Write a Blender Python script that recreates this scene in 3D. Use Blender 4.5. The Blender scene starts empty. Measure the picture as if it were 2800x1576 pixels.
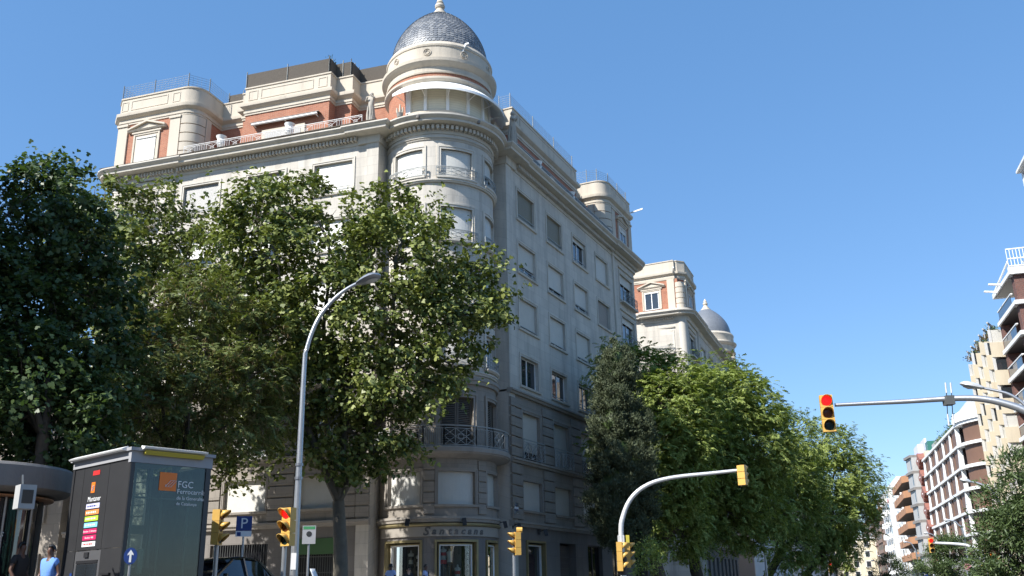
import bpy, math, random
import numpy as np
from mathutils import Vector, Matrix
random.seed(7)
RNG = np.random.default_rng(11)
R_ = math.radians
SC = bpy.context.scene
COL = SC.collection

# ------------------------------------------------------------------ camera
F_PX, PITCH, ROLL = 2539.58, 0.312571562, -0.0204984     # focal length in photo pixels (2800 wide)
ZC = 0.55                                                # lens above the pavement (camera low on the sunken roadway)
CAM = np.array([0.0, 0.0, ZC])
_cp, _sp, _c, _s = math.cos(PITCH), math.sin(PITCH), math.cos(ROLL), math.sin(ROLL)
FWD = np.array([0, _cp, _sp]); _up = np.array([0, -_sp, _cp]); _ri = np.array([1.0, 0, 0])
RIGHT = _c * _ri + _s * _up; UP = -_s * _ri + _c * _up
cam_data = bpy.data.cameras.new('camera'); cam_data.sensor_width = 36.0
cam_data.lens = F_PX / 2800 * 36; cam_data.clip_start = 0.1; cam_data.clip_end = 6000
cam = bpy.data.objects.new('camera', cam_data); COL.objects.link(cam)
M = Matrix(((RIGHT[0], UP[0], -FWD[0], 0), (RIGHT[1], UP[1], -FWD[1], 0), (RIGHT[2], UP[2], -FWD[2], ZC), (0, 0, 0, 1)))
cam.matrix_world = M
SC.camera = cam

# ------------------------------------------------------------------ sky, sun, exposure
SUN_AZ, SUN_EL = R_(231.7), R_(43)
wd = bpy.data.worlds.new('World'); SC.world = wd; wd.use_nodes = True
nt = wd.node_tree; nt.nodes.clear()
sky = nt.nodes.new('ShaderNodeTexSky'); sky.sky_type = 'NISHITA'; sky.sun_disc = False
sky.sun_elevation = SUN_EL; sky.sun_rotation = SUN_AZ
sky.air_density = 1.0; sky.dust_density = 0.35; sky.ozone_density = 4.0; sky.altitude = 50
bg = nt.nodes.new('ShaderNodeBackground'); bg.inputs[1].default_value = 0.128
ow = nt.nodes.new('ShaderNodeOutputWorld')
smx = nt.nodes.new('ShaderNodeMix'); smx.data_type = 'RGBA'; smx.inputs[0].default_value = .45
smx.inputs[7].default_value = (.50, 1.66, 3.65, 1)                # even clear blue, same in every direction
nt.links.new(sky.outputs[0], smx.inputs[6]); nt.links.new(smx.outputs[2], bg.inputs[0]); nt.links.new(bg.outputs[0], ow.inputs[0])
sl = bpy.data.lights.new('sun', 'SUN'); sl.energy = 5.0; sl.angle = R_(0.53); sl.color = (1.0, 0.975, 0.93)
sun = bpy.data.objects.new('sun', sl); COL.objects.link(sun)
TO_SUN = Vector((math.sin(SUN_AZ) * math.cos(SUN_EL), math.cos(SUN_AZ) * math.cos(SUN_EL), math.sin(SUN_EL)))
sun.rotation_euler = TO_SUN.to_track_quat('Z', 'Y').to_euler()
sun.location = (-30, -30, 60)
SC.view_settings.view_transform = 'Standard'; SC.view_settings.look = 'None'
SC.view_settings.gamma = 1.0; SC.view_settings.use_curve_mapping = False
SC.view_settings.exposure = 0.78
SC.cycles.max_bounces = 6; SC.cycles.transparent_max_bounces = 12

# ------------------------------------------------------------------ pixel helpers (a pixel gives a direction; distance is chosen)
def ray(x, y): return (x - 1400) * RIGHT - (y - 788) * UP + F_PX * FWD
def at(x, y, D):
    d = ray(x, y); return CAM + d * (D / math.hypot(d[0], d[1]))
def on_plane(x, y, o, n):
    d = ray(x, y); return CAM + d * (float((np.array(o) - CAM) @ n) / float(d @ n))
def azv(a): return np.array([math.sin(a), math.cos(a), 0.0])
def ray_line(x, y, o, u):
    """plan point where the pixel's vertical plane meets the line o + t*u"""
    d = ray(x, y); A = np.array([[d[0], -u[0]], [d[1], -u[1]]]); t, q = np.linalg.solve(A, np.array(o[:2]))
    return np.array([o[0] + q * u[0], o[1] + q * u[1], 0.0]), q

# ------------------------------------------------------------------ materials
MAT = {}
def nodes_of(name):
    m = bpy.data.materials.new(name); m.use_nodes = True
    t = m.node_tree; b = t.nodes['Principled BSDF']; return m, t, b
def N(t, kind, **kw):
    n = t.nodes.new(kind)
    for k, v in kw.items():
        if k.startswith('i_'): n.inputs[k[2:].replace('_', ' ')].default_value = v
        else: setattr(n, k, v)
    return n
def mixrgb(t, fac, a, b, mode='MIX'):
    n = t.nodes.new('ShaderNodeMix'); n.data_type = 'RGBA'; n.blend_type = mode
    for sock, val in ((n.inputs[0], fac), (n.inputs[6], a), (n.inputs[7], b)):
        if hasattr(val, 'is_output'): t.links.new(val, sock)
        else: sock.default_value = val if not isinstance(val, tuple) else (*val[:3], 1)
    return n.outputs[2]
def ramp(t, src, p0, p1, c0=(0, 0, 0), c1=(1, 1, 1)):
    n = t.nodes.new('ShaderNodeValToRGB'); e = n.color_ramp.elements
    e[0].position, e[1].position = p0, p1; e[0].color = (*c0, 1); e[1].color = (*c1, 1)
    t.links.new(src, n.inputs[0]); return n.outputs[0]
def world_pos(t, scale=(1, 1, 1)):
    g = t.nodes.new('ShaderNodeNewGeometry'); mp = t.nodes.new('ShaderNodeMapping'); mp.inputs['Scale'].default_value = scale
    t.links.new(g.outputs['Position'], mp.inputs[0]); return mp.outputs[0]
def noise(t, vec, scale, detail=4, rough=.6):
    n = t.nodes.new('ShaderNodeTexNoise'); n.inputs['Scale'].default_value = scale
    n.inputs['Detail'].default_value = detail; n.inputs['Roughness'].default_value = rough
    t.links.new(vec, n.inputs['Vector']); return n.outputs[0]
def bump(t, b, h, strength, dist):
    n = t.nodes.new('ShaderNodeBump'); n.inputs['Strength'].default_value = strength; n.inputs['Distance'].default_value = dist
    t.links.new(h, n.inputs['Height']); t.links.new(n.outputs[0], b.inputs['Normal']); return n

def plain(name, col, rough=.6, metal=0, var=.12, scale=3.0, bmp=0.0, spec=None, streak=False, dirt=None):
    """base colour with procedural grain, optional vertical dirt streaks"""
    m, t, b = nodes_of(name)
    v = world_pos(t, (1, 1, .22) if streak else (1, 1, 1))
    n1 = noise(t, v, scale, 5); n2 = noise(t, world_pos(t), scale * 6, 4)
    dk = tuple(c * (1 - var) for c in col); lt = tuple(min(1, c * (1 + var)) for c in col)
    c = mixrgb(t, n1, dk, lt)
    c = mixrgb(t, mixrgb(t, .5, n1, n2), c, mixrgb(t, .5, c, lt))
    if dirt:
        f = ramp(t, noise(t, world_pos(t, (1, 1, .12)), 1.1, 6, .7), .52, .78)
        mul = t.nodes.new('ShaderNodeMath'); mul.operation = 'MULTIPLY'; mul.inputs[1].default_value = dirt
        t.links.new(f, mul.inputs[0]); c = mixrgb(t, mul.outputs[0], c, tuple(x * .35 for x in col))
    t.links.new(c, b.inputs['Base Color'])
    b.inputs['Roughness'].default_value = rough; b.inputs['Metallic'].default_value = metal
    if spec is not None: b.inputs['Specular IOR Level'].default_value = spec
    if bmp: bump(t, b, n2, bmp, .02)
    MAT[name] = m; return m

def ashlar(name, col, w, h, mortar, jdark=.62, dirt=.5, off=.5):
    m, t, b = nodes_of(name)
    uv = N(t, 'ShaderNodeUVMap')
    br = t.nodes.new('ShaderNodeTexBrick'); br.offset = off
    br.inputs['Scale'].default_value = 1; br.inputs['Mortar Size'].default_value = mortar
    br.inputs['Brick Width'].default_value = w; br.inputs['Row Height'].default_value = h; br.inputs['Bias'].default_value = 0
    br.inputs['Color1'].default_value = (*[c * .93 for c in col], 1); br.inputs['Color2'].default_value = (*[min(1, c * 1.06) for c in col], 1)
    br.inputs['Mortar'].default_value = (*[c * jdark for c in col], 1)
    t.links.new(uv.outputs[0], br.inputs[0])
    n1 = noise(t, world_pos(t), .8, 6, .65); n2 = noise(t, world_pos(t, (1, 1, .1)), 1.6, 6, .7); n3 = noise(t, world_pos(t), 14, 4)
    c = mixrgb(t, n1, (.80, .79, .77), (1.12, 1.10, 1.08)); c = mixrgb(t, 1.0, br.outputs[0], c, 'MULTIPLY')
    c = mixrgb(t, .25, c, mixrgb(t, 1.0, c, mixrgb(t, n3, (.75, .75, .75), (1.2, 1.2, 1.2)), 'MULTIPLY'))
    f = ramp(t, n2, .47, .78); mul = N(t, 'ShaderNodeMath', operation='MULTIPLY'); mul.inputs[1].default_value = dirt
    t.links.new(f, mul.inputs[0]); c = mixrgb(t, mul.outputs[0], c, tuple(x * .42 for x in col))
    t.links.new(c, b.inputs['Base Color']); b.inputs['Roughness'].default_value = .85
    add = N(t, 'ShaderNodeMath', operation='SUBTRACT'); t.links.new(n3, add.inputs[0]); t.links.new(br.outputs['Fac'], add.inputs[1])
    bump(t, b, add.outputs[0], .35, .012)
    MAT[name] = m; return m

def brickmat(name, c1, c2, mort, w=.24, h=.068):
    m, t, b = nodes_of(name)
    uv = N(t, 'ShaderNodeUVMap'); br = t.nodes.new('ShaderNodeTexBrick')
    br.inputs['Scale'].default_value = 1; br.inputs['Mortar Size'].default_value = .008
    br.inputs['Brick Width'].default_value = w; br.inputs['Row Height'].default_value = h
    br.inputs['Color1'].default_value = (*c1, 1); br.inputs['Color2'].default_value = (*c2, 1); br.inputs['Mortar'].default_value = (*mort, 1)
    t.links.new(uv.outputs[0], br.inputs[0])
    n1 = noise(t, world_pos(t), 1.4, 6, .7)
    c = mixrgb(t, 1.0, br.outputs[0], mixrgb(t, n1, (.62, .6, .6), (1.3, 1.28, 1.25)), 'MULTIPLY')
    t.links.new(c, b.inputs['Base Color']); b.inputs['Roughness'].default_value = .9
    inv = N(t, 'ShaderNodeMath', operation='SUBTRACT'); inv.inputs[0].default_value = 1; t.links.new(br.outputs['Fac'], inv.inputs[1])
    bump(t, b, inv.outputs[0], .5, .01); MAT[name] = m; return m

def slatmat(name, col, pitch, rough=.55, depth=.5):
    """roller blind: fine horizontal slat relief"""
    m, t, b = nodes_of(name)
    uv = N(t, 'ShaderNodeUVMap'); w = N(t, 'ShaderNodeTexWave', wave_type='BANDS', bands_direction='Y', wave_profile='SAW')
    w.inputs['Scale'].default_value = 1 / pitch * .1592 * 2 * math.pi / 2; w.inputs['Distortion'].default_value = 0
    t.links.new(uv.outputs[0], w.inputs[0])
    n1 = noise(t, world_pos(t), 2.2, 4); oi = N(t, 'ShaderNodeObjectInfo')
    c = mixrgb(t, n1, tuple(x * .9 for x in col), tuple(min(1, x * 1.05) for x in col))
    c = mixrgb(t, 1.0, c, ramp(t, oi.outputs['Random'], 0, 1, (.9, .89, .86), (1.03, 1.03, 1.03)), 'MULTIPLY')
    c = mixrgb(t, mixrgb(t, .45, (0, 0, 0), w.outputs[0]), mixrgb(t, 1.0, c, (.72, .72, .72), 'MULTIPLY'), c)
    t.links.new(c, b.inputs['Base Color']); b.inputs['Roughness'].default_value = rough
    bump(t, b, w.outputs[0], depth, .015); MAT[name] = m; return m

def glassmat(name, tint=(.02, .024, .028), rough=.03):
    m, t, b = nodes_of(name)
    n1 = noise(t, world_pos(t), .5, 2); c = mixrgb(t, n1, tuple(x * .5 for x in tint), tuple(x * 2.2 for x in tint))
    t.links.new(c, b.inputs['Base Color']); b.inputs['Roughness'].default_value = rough
    b.inputs['IOR'].default_value = 1.6; b.inputs['Specular IOR Level'].default_value = .9
    w = noise(t, world_pos(t), 1.2, 1); bump(t, b, w, .06, .05); MAT[name] = m; return m

def clearglass(name, tint=(.56, .66, .62), op=.25):
    m, t, b = nodes_of(name); out = t.nodes['Material Output']
    tr = t.nodes.new('ShaderNodeBsdfTransparent'); tr.inputs[0].default_value = (*tint, 1)
    gl = t.nodes.new('ShaderNodeBsdfGlossy'); gl.inputs['Roughness'].default_value = .02
    fr = t.nodes.new('ShaderNodeFresnel'); fr.inputs[0].default_value = 1.5
    n1 = ramp(t, noise(t, world_pos(t), 2.5, 5), .35, .8, (.02, .02, .02), (.022, .022, .022))
    ad = N(t, 'ShaderNodeMath', operation='ADD'); t.links.new(fr.outputs[0], ad.inputs[0]); t.links.new(n1, ad.inputs[1])
    mx = t.nodes.new('ShaderNodeMixShader'); t.links.new(ad.outputs[0], mx.inputs[0]); t.links.new(tr.outputs[0], mx.inputs[1]); t.links.new(gl.outputs[0], mx.inputs[2])
    t.links.new(mx.outputs[0], out.inputs[0]); MAT[name] = m; return m

def emit(name, col, strength):
    m, t, b = nodes_of(name)
    v = N(t, 'ShaderNodeTexVoronoi'); v.inputs['Scale'].default_value = 60; t.links.new(world_pos(t), v.inputs['Vector'])
    c = mixrgb(t, v.outputs[0], col, tuple(x * .7 for x in col))
    t.links.new(c, b.inputs['Base Color']); t.links.new(c, b.inputs['Emission Color']); b.inputs['Emission Strength'].default_value = strength
    b.inputs['Roughness'].default_value = .3; MAT[name] = m; return m

def leafmat(name, c_dark, c_light, trans=.35, rough=.45, spec=.4):
    m, t, b = nodes_of(name); out = t.nodes['Material Output']
    g = t.nodes.new('ShaderNodeNewGeometry'); n1 = noise(t, world_pos(t), .9, 3)
    mx = mixrgb(t, .5, g.outputs['Random Per Island'], n1)
    c = mixrgb(t, ramp(t, mx, .22, .8), c_dark, c_light)
    t.links.new(c, b.inputs['Base Color']); b.inputs['Roughness'].default_value = rough; b.inputs['Specular IOR Level'].default_value = spec
    tl = t.nodes.new('ShaderNodeBsdfTranslucent'); t.links.new(mixrgb(t, 1.0, c, (1.25, 1.35, .6), 'MULTIPLY'), tl.inputs[0])
    ms = t.nodes.new('ShaderNodeMixShader'); ms.inputs[0].default_value = trans
    t.links.new(b.outputs[0], ms.inputs[1]); t.links.new(tl.outputs[0], ms.inputs[2]); t.links.new(ms.outputs[0], out.inputs[0])
    MAT[name] = m; return m

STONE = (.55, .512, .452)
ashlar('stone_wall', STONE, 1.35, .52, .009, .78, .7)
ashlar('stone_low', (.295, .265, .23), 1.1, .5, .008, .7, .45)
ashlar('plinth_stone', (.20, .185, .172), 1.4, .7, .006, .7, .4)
plain('stone_trim', (.52, .478, .412), .85, var=.14, scale=1.6, bmp=.25, streak=True, dirt=.55)
plain('stone_trim_low', (.295, .265, .23), .88, var=.16, scale=1.6, bmp=.3, streak=True, dirt=.5)
plain('stone_attic', (.50, .44, .355), .85, var=.12, scale=1.6, bmp=.25, streak=True, dirt=.5)
plain('statue_stone', (.36, .325, .275), .8, var=.2, scale=4, bmp=.4, dirt=.5)
brickmat('brick', (.40, .145, .075), (.32, .105, .055), (.40, .29, .22))
brickmat('brick_dark', (.16, .06, .045), (.11, .045, .035), (.2, .17, .15), .26, .1)
brickmat('brick_brown', (.27, .185, .15), (.22, .15, .12), (.2, .16, .14), .5, .2)
plain('slate', (.135, .145, .16), .42, var=.35, scale=5, bmp=.5, spec=.6)
plain('slate_light', (.22, .225, .23), .40, var=.3, scale=5, bmp=.5, spec=.6)
slatmat('shutter_cream', (.76, .74, .68), .055)
slatmat('shutter_grey', (.36, .35, .33), .075, depth=1.0)
slatmat('shutter_olive', (.24, .22, .16), .06)
slatmat('curtain', (.80, .75, .60), .22, .9, .2)
plain('frame_white', (.72, .72, .70), .4, var=.06)
plain('frame_dark', (.06, .055, .05), .45, var=.2)
plain('louver_brown', (.10, .085, .07), .6, var=.25, scale=2)
glassmat('pane'); glassmat('pane_blue', (.03, .04, .055))
glassmat('pane_black', (.008, .008, .01), .05)
clearglass('clear_glass'); clearglass('shop_glass', (.88, .92, .90))
plain('iron', (.13, .135, .13), .5, .4, var=.25, scale=6)
plain('iron_pale', (.30, .31, .30), .55, var=.15, scale=6)
plain('white_paint', (.78, .77, .74), .5, var=.08, scale=3)
plain('white_render', (.72, .71, .69), .8, var=.08, scale=.8, streak=True, dirt=.3)
plain('cloth_white', (.82, .81, .78), .8, var=.06, scale=2)
plain('brushwood', (.085, .072, .058), .95, var=.5, scale=18, bmp=.8)
plain('galvanised', (.40, .41, .42), .38, .75, var=.18, scale=4, bmp=.1)
plain('pole_white', (.62, .63, .63), .42, .3, var=.12, scale=3)
plain('signal_yellow', (.60, .36, .085), .42, var=.14, scale=6)
plain('signal_black', (.02, .02, .022), .5, var=.2)
emit('red_lamp', (.95, .012, .012), 1.1)
plain('lens_amber', (.09, .03, .012), .15, var=.3, scale=20); plain('lens_green', (.012, .03, .025), .15, var=.3, scale=20)
plain('lens_red_off', (.12, .012, .012), .15, var=.3, scale=20)
plain('lamp_lens', (.60, .60, .56), .25, var=.1)
plain('asphalt', (.065, .063, .06), .9, var=.25, scale=2, bmp=.4)
plain('pavement', (.40, .365, .32), .9, var=.15, scale=2, bmp=.3)
plain('bark', (.085, .07, .055), .95, var=.45, scale=5, bmp=1.0)
plain('bark_plane', (.12, .105, .08), .9, var=.5, scale=3, bmp=.7)
plain('concrete', (.20, .185, .17), .92, var=.3, scale=1.6, bmp=.5, streak=True, dirt=.7)
plain('beige_concrete', (.56, .485, .36), .88, var=.1, scale=1.2, bmp=.3, dirt=.3)
plain('brown_panel', (.155, .085, .055), .6, var=.2, scale=.7)
plain('balcony_orange', (.40, .20, .10), .7, var=.15, scale=.8, dirt=.3)
plain('flower_red', (.24, .10, .075), .75, var=.15)
plain('grey_bay', (.38, .38, .37), .8, var=.1, scale=.8, dirt=.3)
plain('cream_render', (.60, .53, .38), .85, var=.12, scale=.6, dirt=.3)
plain('kiosk_panel', (.048, .048, .050), .38, .35, var=.2, scale=3)
plain('kiosk_dark', (.022, .022, .024), .4, var=.2)
plain('steel', (.32, .32, .33), .35, .8, var=.15, scale=5)
plain('roof_grey', (.30, .30, .31), .6, var=.15)
plain('car_black', (.012, .012, .014), .12, var=.1, spec=.7); plain('car_silver', (.20, .205, .21), .2, .5, var=.05)
plain('tyre', (.02, .02, .02), .9, var=.2)
plain('gold_metal', (.27, .22, .11), .5, .4, var=.2, scale=4)
plain('fascia_stone', (.30, .27, .23), .7, var=.12, scale=2); plain('rail_grey', (.55, .54, .52), .5, var=.1); plain('letter_grey', (.09, .085, .08), .5, var=.2)
plain('skin_dark', (.11, .055, .035), .5, var=.1); plain('skin_light', (.45, .27, .19), .5, var=.1)
plain('hair_black', (.012, .011, .01), .6, var=.2)
plain('shirt_blue', (.13, .27, .62), .85, var=.12, scale=9, bmp=.3); plain('shirt_pale', (.38, .46, .70), .85, var=.1, scale=9)
plain('shirt_black', (.02, .02, .022), .85, var=.1); plain('trousers', (.03, .035, .05), .9, var=.2)
plain('mannequin', (.60, .58, .55), .5, var=.05); plain('cloth_red', (.60, .045, .04), .7, var=.1)
for nm, c in dict(sign_blue=(.014, .045, .19), sign_white=(.74, .74, .73), sign_green=(.05, .22, .09), sign_red=(.55, .03, .03), sign_orange=(.80, .19, .02), stripe_lilac=(.62, .60, .80), stripe_orange=(.80, .26, .08), stripe_lime=(.42, .66, .05), stripe_blue=(.22, .56, .75), stripe_crimson=(.52, .02, .11), green_cloth=(.03, .14, .11), awning_green=(.06, .13, .045), no_park=(.35, .16, .18), red_cloth=(.35, .02, .03), yellow_ad=(.50, .42, .06)).items():
    plain(nm, c, .45, var=.06, scale=5)
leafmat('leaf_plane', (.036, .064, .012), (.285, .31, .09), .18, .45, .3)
leafmat('leaf_shade', (.030, .058, .018), (.10, .145, .048), .3)  # darker copy of the plane leaf, the tree's shade put into its colour
leafmat('leaf_pod_tree', (.075, .11, .028), (.26, .28, .10), .25)
leafmat('pods', (.12, .085, .035), (.22, .16, .075), .2)
leafmat('leaf_tipuana', (.115, .165, .036), (.42, .47, .15), .30, .6, .2)
leafmat('leaf_conifer', (.040, .054, .029), (.13, .148, .082), .1, .7, .2)
leafmat('leaf_cedar', (.050, .080, .030), (.120, .165, .060), .2)

# ------------------------------------------------------------------ mesh builder
def smooth(me, ang=35):
    me.polygons.foreach_set('use_smooth', [True] * len(me.polygons)); me.set_sharp_from_angle(angle=R_(ang))
class Fr:
    """flat facade frame: s along, d outward, z up"""
    step = 1e9
    def __init__(self, o, u, n): self.o, self.u, self.n = np.array(o, float), np.array(u, float), np.array(n, float)
    def __call__(self, s, d, z):
        p = self.o + self.u * s + self.n * d; return (p[0], p[1], p[2] + z)
class Cyl:
    """round frame: s = arc length at radius R from azimuth a0 (clockwise), d outward"""
    def __init__(self, c, R, a0=0.0, seg=4.0, sgn=1): self.c, self.R, self.a0, self.sgn = c, R, a0, sgn; self.step = R * R_(seg)
    def __call__(self, s, d, z):
        a = self.a0 + self.sgn * s / self.R; return (self.c[0] + (self.R + d) * math.sin(a), self.c[1] + (self.R + d) * math.cos(a), z + (self.c[2] if len(self.c) > 2 else 0))
class MB:
    def __init__(self): self.v, self.f, self.uv = [], [], []
    def add(self, pts, faces, uvs=None):
        b = len(self.v); self.v += [tuple(map(float, p)) for p in pts]; self.f += [tuple(i + b for i in q) for q in faces]
        self.uv += uvs if uvs else [(p[0] + p[1], p[2]) for p in pts]
    def sweep(self, F, s0, s1, prof, caps=True, closed=True):
        n = max(1, math.ceil(abs(s1 - s0) / F.step - 1e-6)); k = len(prof); pts, uvs, fs = [], [], []
        for i in range(n + 1):
            s = s0 + (s1 - s0) * i / n
            for d, z in prof: pts.append(F(s, d, z)); uvs.append((s + d, z + .37 * d))
        for i in range(n):
            for j in range(k if closed else k - 1):
                j2 = (j + 1) % k; fs.append((i * k + j, (i + 1) * k + j, (i + 1) * k + j2, i * k + j2))
        if caps and closed: fs.append(tuple(range(k))); fs.append(tuple(n * k + j for j in reversed(range(k))))
        self.add(pts, fs, uvs); return self
    def fbox(self, F, s0, s1, d0, d1, z0, z1): return self.sweep(F, s0, s1, [(d0, z0), (d1, z0), (d1, z1), (d0, z1)])
    def quad(self, a, b, c, d, uv=None): self.add([a, b, c, d], [(0, 1, 2, 3)], uv); return self
    def wall(self, F, s0, s1, z0, z1, d, holes, depth):
        ss = sorted({s0, s1, *[h for q in holes for h in q[:2] if s0 < h < s1]}); zs = sorted({z0, z1, *[h for q in holes for h in q[2:4] if z0 < h < z1]})
        for a, b in zip(ss, ss[1:]):
            n = max(1, math.ceil((b - a) / F.step - 1e-6)); run = None
            for c, e in zip(zs, zs[1:]):
                ms, mz = (a + b) / 2, (c + e) / 2
                if any(q[0] < ms < q[1] and q[2] < mz < q[3] for q in holes): continue
                for i in range(n):
                    x0, x1 = a + (b - a) * i / n, a + (b - a) * (i + 1) / n
                    self.quad(F(x0, d, c), F(x1, d, c), F(x1, d, e), F(x0, d, e), [(x0, c), (x1, c), (x1, e), (x0, e)])
        for h0, h1, g0, g1 in holes:
            n = max(1, math.ceil((h1 - h0) / F.step - 1e-6))
            for x in (h0, h1): self.quad(F(x, d, g0), F(x, d - depth, g0), F(x, d - depth, g1), F(x, d, g1), [(0, g0), (depth, g0), (depth, g1), (0, g1)])
            for z in (g0, g1):
                for i in range(n):
                    x0, x1 = h0 + (h1 - h0) * i / n, h0 + (h1 - h0) * (i + 1) / n
                    self.quad(F(x0, d, z), F(x1, d, z), F(x1, d - depth, z), F(x0, d - depth, z), [(x0, 0), (x1, 0), (x1, depth), (x0, depth)])
        return self
    def path(self, F, pts, prof, caps=True):
        """sweep a (offset, z) profile along plan points (s, d); offset goes to the right of travel"""
        n, k = len(pts), len(prof); V, U, fs = [], [], []; L = 0
        P = [np.array(p, float) for p in pts]
        def nrm(a, b):
            t = b - a; t /= np.linalg.norm(t); return np.array([t[1], -t[0]])
        for i in range(n):
            if i == 0: m = nrm(P[0], P[1])
            elif i == n - 1: m = nrm(P[-2], P[-1])
            else:
                a, b = nrm(P[i - 1], P[i]), nrm(P[i], P[i + 1]); m = (a + b); m /= max(.35, m @ a)
            if i: L += np.linalg.norm(P[i] - P[i - 1])
            for o, z in prof:
                q = P[i] + m * o; V.append(F(q[0], q[1], z)); U.append((L, z + .3 * o))
        for i in range(n - 1):
            for j in range(k):
                j2 = (j + 1) % k; fs.append((i * k + j, (i + 1) * k + j, (i + 1) * k + j2, i * k + j2))
        if caps: fs.append(tuple(range(k))); fs.append(tuple((n - 1) * k + j for j in reversed(range(k))))
        self.add(V, fs, U); return self
    def bar(self, p, q, w, h=None, up=(0, 0, 1)):
        p, q = Vector(p), Vector(q); t = (q - p)
        if t.length < 1e-6: return self
        t.normalize(); u = Vector(up)
        if abs(t.dot(u)) > .95: u = Vector((1, 0, 0))
        a = t.cross(u).normalized(); b = a.cross(t); h = h or w; a *= w / 2; b *= h / 2
        P = [p - a - b, p + a - b, p + a + b, p - a + b, q - a - b, q + a - b, q + a + b, q - a + b]
        self.add(P, [(0, 3, 2, 1), (4, 5, 6, 7), (0, 1, 5, 4), (1, 2, 6, 5), (2, 3, 7, 6), (3, 0, 4, 7)]); return self
    def box(self, c, sx, sy, sz, rz=0.0):
        ca, sa = math.cos(rz), math.sin(rz); P = []
        for z in (-.5, .5):
            for x, y in ((-.5, -.5), (.5, -.5), (.5, .5), (-.5, .5)):
                X, Y = x * sx, y * sy; P.append((c[0] + X * ca - Y * sa, c[1] + X * sa + Y * ca, c[2] + z * sz))
        self.add(P, [(0, 3, 2, 1), (4, 5, 6, 7), (0, 1, 5, 4), (1, 2, 6, 5), (2, 3, 7, 6), (3, 0, 4, 7)]); return self
    def tube(self, pts, rad, seg=8, caps=True):
        P = [Vector(p) for p in pts]; n = len(P); rad = rad if hasattr(rad, '__len__') else [rad] * n; V, U = [], []; ref = Vector((.13, .27, .95)); L = 0
        for i in range(n):
            t = (P[min(i + 1, n - 1)] - P[max(i - 1, 0)]).normalized()
            if abs(t.dot(ref)) > .98: ref = Vector((1, .1, 0))
            a = t.cross(ref).normalized(); b = t.cross(a)
            if i: L += (P[i] - P[i - 1]).length
            for j in range(seg):
                g = 2 * math.pi * j / seg; q = P[i] + (a * math.cos(g) + b * math.sin(g)) * rad[i]; V.append(q); U.append((j / seg, L))
        fs = [(i * seg + j, i * seg + (j + 1) % seg, (i + 1) * seg + (j + 1) % seg, (i + 1) * seg + j) for i in range(n - 1) for j in range(seg)]
        if caps: fs += [tuple(reversed(range(seg))), tuple((n - 1) * seg + j for j in range(seg))]
        self.add(V, fs, U); return self
    def lathe(self, c, prof, seg=24, a0=0, a1=2 * math.pi):
        full = abs(a1 - a0 - 2 * math.pi) < 1e-6; m = seg if full else seg + 1; V, U = [], []
        for r, z in prof:
            for j in range(m):
                a = a0 + (a1 - a0) * j / seg; V.append((c[0] + r * math.sin(a), c[1] + r * math.cos(a), c[2] + z)); U.append((a * 2.5, z))
        fs = []
        for i in range(len(prof) - 1):
            for j in range(seg):
                j2 = (j + 1) % m; fs.append((i * m + j, i * m + j2, (i + 1) * m + j2, (i + 1) * m + j))
        self.add(V, fs, U); return self
    def prism(self, poly, z0, z1):
        """vertical prism over world-plan points"""
        n = len(poly); self.add([(p[0], p[1], z0) for p in poly] + [(p[0], p[1], z1) for p in poly],
            [tuple(reversed(range(n))), tuple(range(n, 2 * n))] + [(i, (i + 1) % n, n + (i + 1) % n, n + i) for i in range(n)]); return self
    def plate(self, F, poly, d0, d1):
        """polygon in (s, z) extruded from d0 to d1"""
        n = len(poly); self.add([F(s, d0, z) for s, z in poly] + [F(s, d1, z) for s, z in poly],
            [tuple(reversed(range(n))), tuple(range(n, 2 * n))] + [(i, (i + 1) % n, n + (i + 1) % n, n + i) for i in range(n)], [(s, z) for s, z in poly] * 2); return self
    def mesh(self, name, mat, sm=None):
        me = bpy.data.meshes.new(name); me.from_pydata(self.v, [], self.f)
        l = me.uv_layers.new(name='UVMap'); idx = np.empty(len(me.loops), np.int32); me.loops.foreach_get('vertex_index', idx)
        l.data.foreach_set('uv', np.array(self.uv, np.float32)[idx].ravel())
        me.materials.append(MAT[mat]); me.update()
        if sm: smooth(me, sm)
        return me
    def build(self, name, mat, parent=None, sm=None): return obj(name, self.mesh(name, mat, sm), parent)
def spline(pts, rad, n=4):
    P = [np.array(p, float) for p in pts]; rad = list(rad) if hasattr(rad, '__len__') else [rad] * len(P); Q, R2 = [], []
    for i in range(len(P) - 1):
        a, b, c, d = P[max(i - 1, 0)], P[i], P[i + 1], P[min(i + 2, len(P) - 1)]
        for j in range(n):
            t = j / n; Q.append(.5 * (2 * b + (c - a) * t + (2 * a - 5 * b + 4 * c - d) * t * t + (3 * b - 3 * c + d - a) * t ** 3)); R2.append(rad[i] + (rad[i + 1] - rad[i]) * t)
    return [tuple(q) for q in Q] + [tuple(P[-1])], R2 + [rad[-1]]
def obj(name, me, parent=None):
    o = bpy.data.objects.new(name, me); COL.objects.link(o)
    if parent is not None:
        o.parent = parent; o.matrix_parent_inverse = world_of(parent).inverted()
    return o
def world_of(o):
    m = o.matrix_basis.copy()
    while o.parent is not None: m = o.parent.matrix_basis @ o.matrix_parent_inverse @ m; o = o.parent
    return m
def thing(name, label, cat, loc=(0, 0, 0), group=None):
    o = bpy.data.objects.new(name, None); COL.objects.link(o); o.location = tuple(float(x) for x in loc); o.empty_display_size = .3
    return tag(o, label, cat, group)
def tag(o, label=None, cat=None, group=None, kind=None):
    if label: o['label'] = label
    if cat: o['category'] = cat
    if group: o['group'] = group
    if kind: o['kind'] = kind
    return o
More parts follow.
